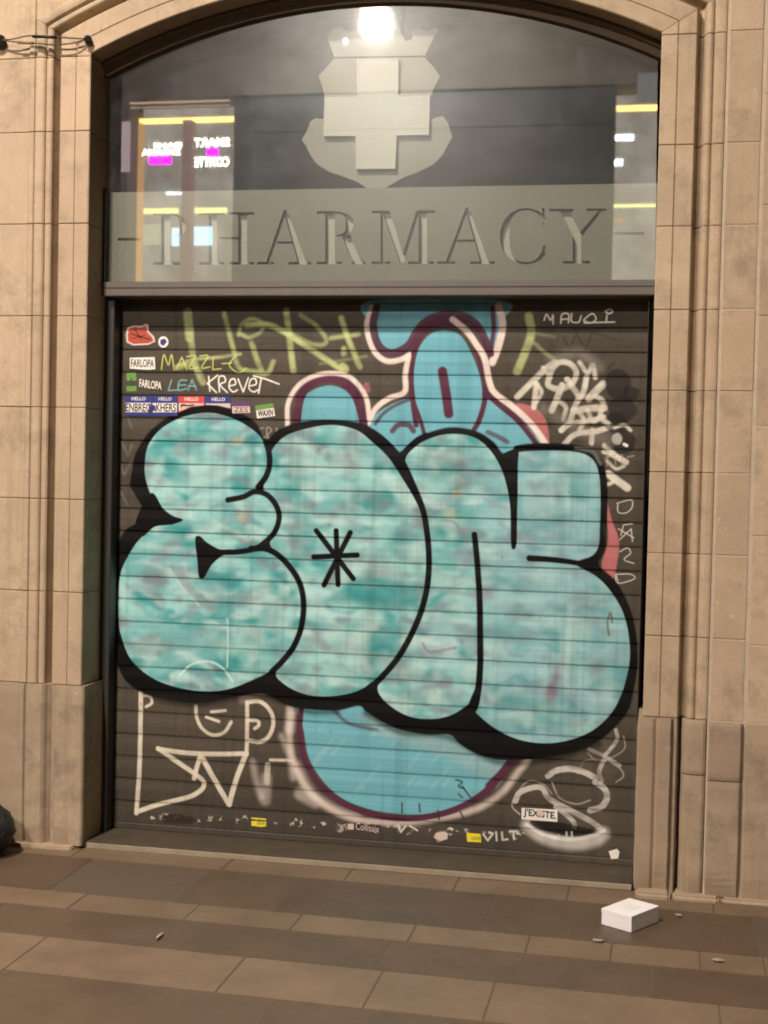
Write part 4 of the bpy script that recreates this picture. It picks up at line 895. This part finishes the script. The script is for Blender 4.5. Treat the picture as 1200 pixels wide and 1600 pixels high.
def room(name, strength):
    m = NT(name); p_ = m.pos(); e = m.n('ShaderNodeEmission'); n_ = m.noise(1.6, 4, .6, p_)
    m.l(m.mix(m.ramp(n_, [(.35, 0.), (.7, 1.)]), (.40, .34, .28), (.85, .76, .64)), e.inputs[0]); e.inputs[1].default_value = strength; m.l(e.outputs[0], m.out.inputs[0]); return m.m
RM = room('glowing shop back wall', 1.9)  # back wall emits its own glow in place of lamps inside the shop
def shop(x0, x1, mull, nm):
    o = ob(x0-1.6, x1, -2.0, -1.9, 0, 6.6, RM, 'glowing_back_wall'); ob(x0, x1, -.42, -.34, 5.815, 5.86, warm, 'strip_light')
    if nm == 'l': ob(x0, x0+.05, -.4, -.3, 3.2, 5.80, warm2, 'glowing_reveal')  # reveal glows by itself in place of warm light falling on it
    for x in mull: ob(x-.06, x+.06, -.35, -.2, 0, 5.8, simple('brown window mullion', (.5, .36, .34), .5), 'mullion')
    ob(x0+.07, x1, -.9, -.8, 0, 3.5, ODK, 'counter')
shop(-5.27, -3.98, (-4.60,), 'l'); shop(.56, 2.29, (1.5,), 'r')
def rp(px, py, y): # a point seen mirrored in the pane, at street depth y
    return P(px, py, 2*.173-y)
def rbox(px0, px1, py0, py1, y, mat, nm):
    a = rp(px0, py1, y); b = rp(px1, py0, y); o = link(nm, box_me(min(a[0], b[0]), max(a[0], b[0]), y-.03, y, a[1], b[1]), mat, opp)
    return o
def neon(txt, px0, px1, py0, py1, y):
    cu = bpy.data.curves.new('t', 'FONT'); cu.body = txt; cu.offset = .012; cu.resolution_u = 2
    o = bpy.data.objects.new('t', cu); COL.objects.link(o); me = bpy.data.meshes.new_from_object(o.evaluated_get(bpy.context.evaluated_depsgraph_get())); bpy.data.objects.remove(o); bpy.data.curves.remove(cu)
    co = np.array([v.co[:] for v in me.vertices]); lo = co.min(0); hi = co.max(0); a = rp(px0, py1, y); b = rp(px1, py0, y)
    for v in me.vertices:
        s = (v.co.x-lo[0])/(hi[0]-lo[0]); t = (v.co.y-lo[1])/(hi[1]-lo[1]); v.co = (b[0]+s*(a[0]-b[0]), y, a[1]+t*(b[1]-a[1]))
    link('neon_lettering', me, wht, opp)
neon('ZARAMA', 222, 282, 232, 243, YO-.30); neon('DANS', 240, 284, 223, 231, YO-.30); neon('SMART', 303, 359, 215, 230, YO-.30); neon('COMTTE', 304, 358, 245, 261, YO-.30)
rbox(233, 267, 244, 256, YO-.32, mag, 'magenta_sign'); rbox(323, 340, 231, 244, YO-.32, mag, 'magenta_sign')
rbox(260, 282, 300.5, 303, YO-1.2, cool, 'ceiling_lamp'); rbox(296, 331, 354, 383, YO-1.0, blu, 'screen'); rbox(268, 279, 356, 384, YO-1.0, blu, 'screen')
rbox(212, 250, 350, 382, YO-1.0, emis('shop shelf display', (.80, .78, .55), 2.2), 'display')
rbox(957, 990, 210, 219, YO-1.0, cool, 'ceiling_lamp'); rbox(957, 973, 249, 258, YO-1.0, cool, 'ceiling_lamp'); rbox(955, 1034, 318, 324, YO-.6, yel, 'shelf_light'); rbox(955, 975, 342, 347, YO-1.0, warm2, 'shelf_light'); rbox(214, 278, 325, 334, YO-.6, yel, 'shelf_light'); rbox(296, 354, 324, 333, YO-.6, yel, 'shelf_light')
rbox(188, 203, 190, 268, YO+.05, emis('pinkish glow pillar', (1, .72, .78), 1.6), 'glow_pillar'); rbox(203, 358, 164, 168, YO+.02, emis('pale cornice light', (1, .72, .55), 2.2), 'strip_light'); rbox(203, 358, 157.5, 160, YO+.02, bpy.data.materials['pale cornice light'], 'strip_light')  # self-glowing pillar added for the pink glow beside the left window
rbox(537, 542, 60, 67, YO+.05, cool, 'sparkle_light')  # small glowing box added to give a sparkle near the crown
rbox(995, 1029, 113, 160, YO+.05, emis('dim lit notice', (.6, .58, .55), 1.0), 'notice')

lan_m = simple('black cast iron', (.02, .02, .02), .5, .3, .2, 20, .1); pane = emis('amber lantern pane', (1, .58, .18), 15, .4)
def lantern(loc, core_e, lb, wall_y, col):
    r = tag(empty('street_lantern', loc), lb, 'street lamp', 'lanterns lighting the street')
    def a(me, m, nm): o = link(nm, me, m); o.parent = r; return o
    a(box_me(-.045, .045, -.045, .045, -.07, .08, .02, 2), emis('lamp mantle', col, 60), 'mantle')
    ld = bpy.data.lights.new('lantern_light', 'POINT'); ld.energy = core_e; ld.color = col; ld.shadow_soft_size = .10
    lo = bpy.data.objects.new('lantern_light', ld); COL.objects.link(lo); lo.parent = r
    for sx, sy, ex, ey in ((-1, 0, .002, .14), (1, 0, .002, .14), (0, -1, .14, .002), (0, 1, .14, .002)):
        a(box_me(sx*.148-ex, sx*.148+ex, sy*.148-ey, sy*.148+ey, -.14, .13), pane, 'lantern_pane')
    secs = [[(x*s_, y*s_, z) for x, y in ((-1, -1), (1, -1), (1, 1), (-1, 1))] for s_, z in ((.175, .14), (.175, .155), (.09, .27), (.09, .33), (.02, .38))]
    a(loft(secs), lan_m, 'roof'); a(box_me(-.19, .19, -.19, .19, -.165, -.152), lan_m, 'floor') if False else a(tube([(0, 0, -.15), (0, 0, -.20), (0, 0, -.24)], [.02, .03, .008]), lan_m, 'finial')
    if wall_y is not None:
        d = wall_y-loc[1]; a(tube(spline([Vector((0, 0, .36)), Vector((0, 0, .5)), Vector((0, d*.45, .62)), Vector((0, d, .35))], n=6), .018), lan_m, 'bracket')
lx, lz = rp(588, 35, -9.0)
lantern((lx, -9.0, lz), LAMP_CORE, 'lantern on a bracket of the opposite building, mirrored above the crowned shield', YO, (1, .91, .82))
lantern((-1.7, -3.9, 7.0), LAMP_NEAR, 'lantern hanging over the street behind the viewer', 0.0, (1, .89, .78))

# the many dim signs across the street are not worth sampling one by one as lamps
for m_ in bpy.data.materials:
    if m_.use_nodes and any(n_.type == 'EMISSION' for n_ in m_.node_tree.nodes): m_.cycles.emission_sampling = 'NONE'
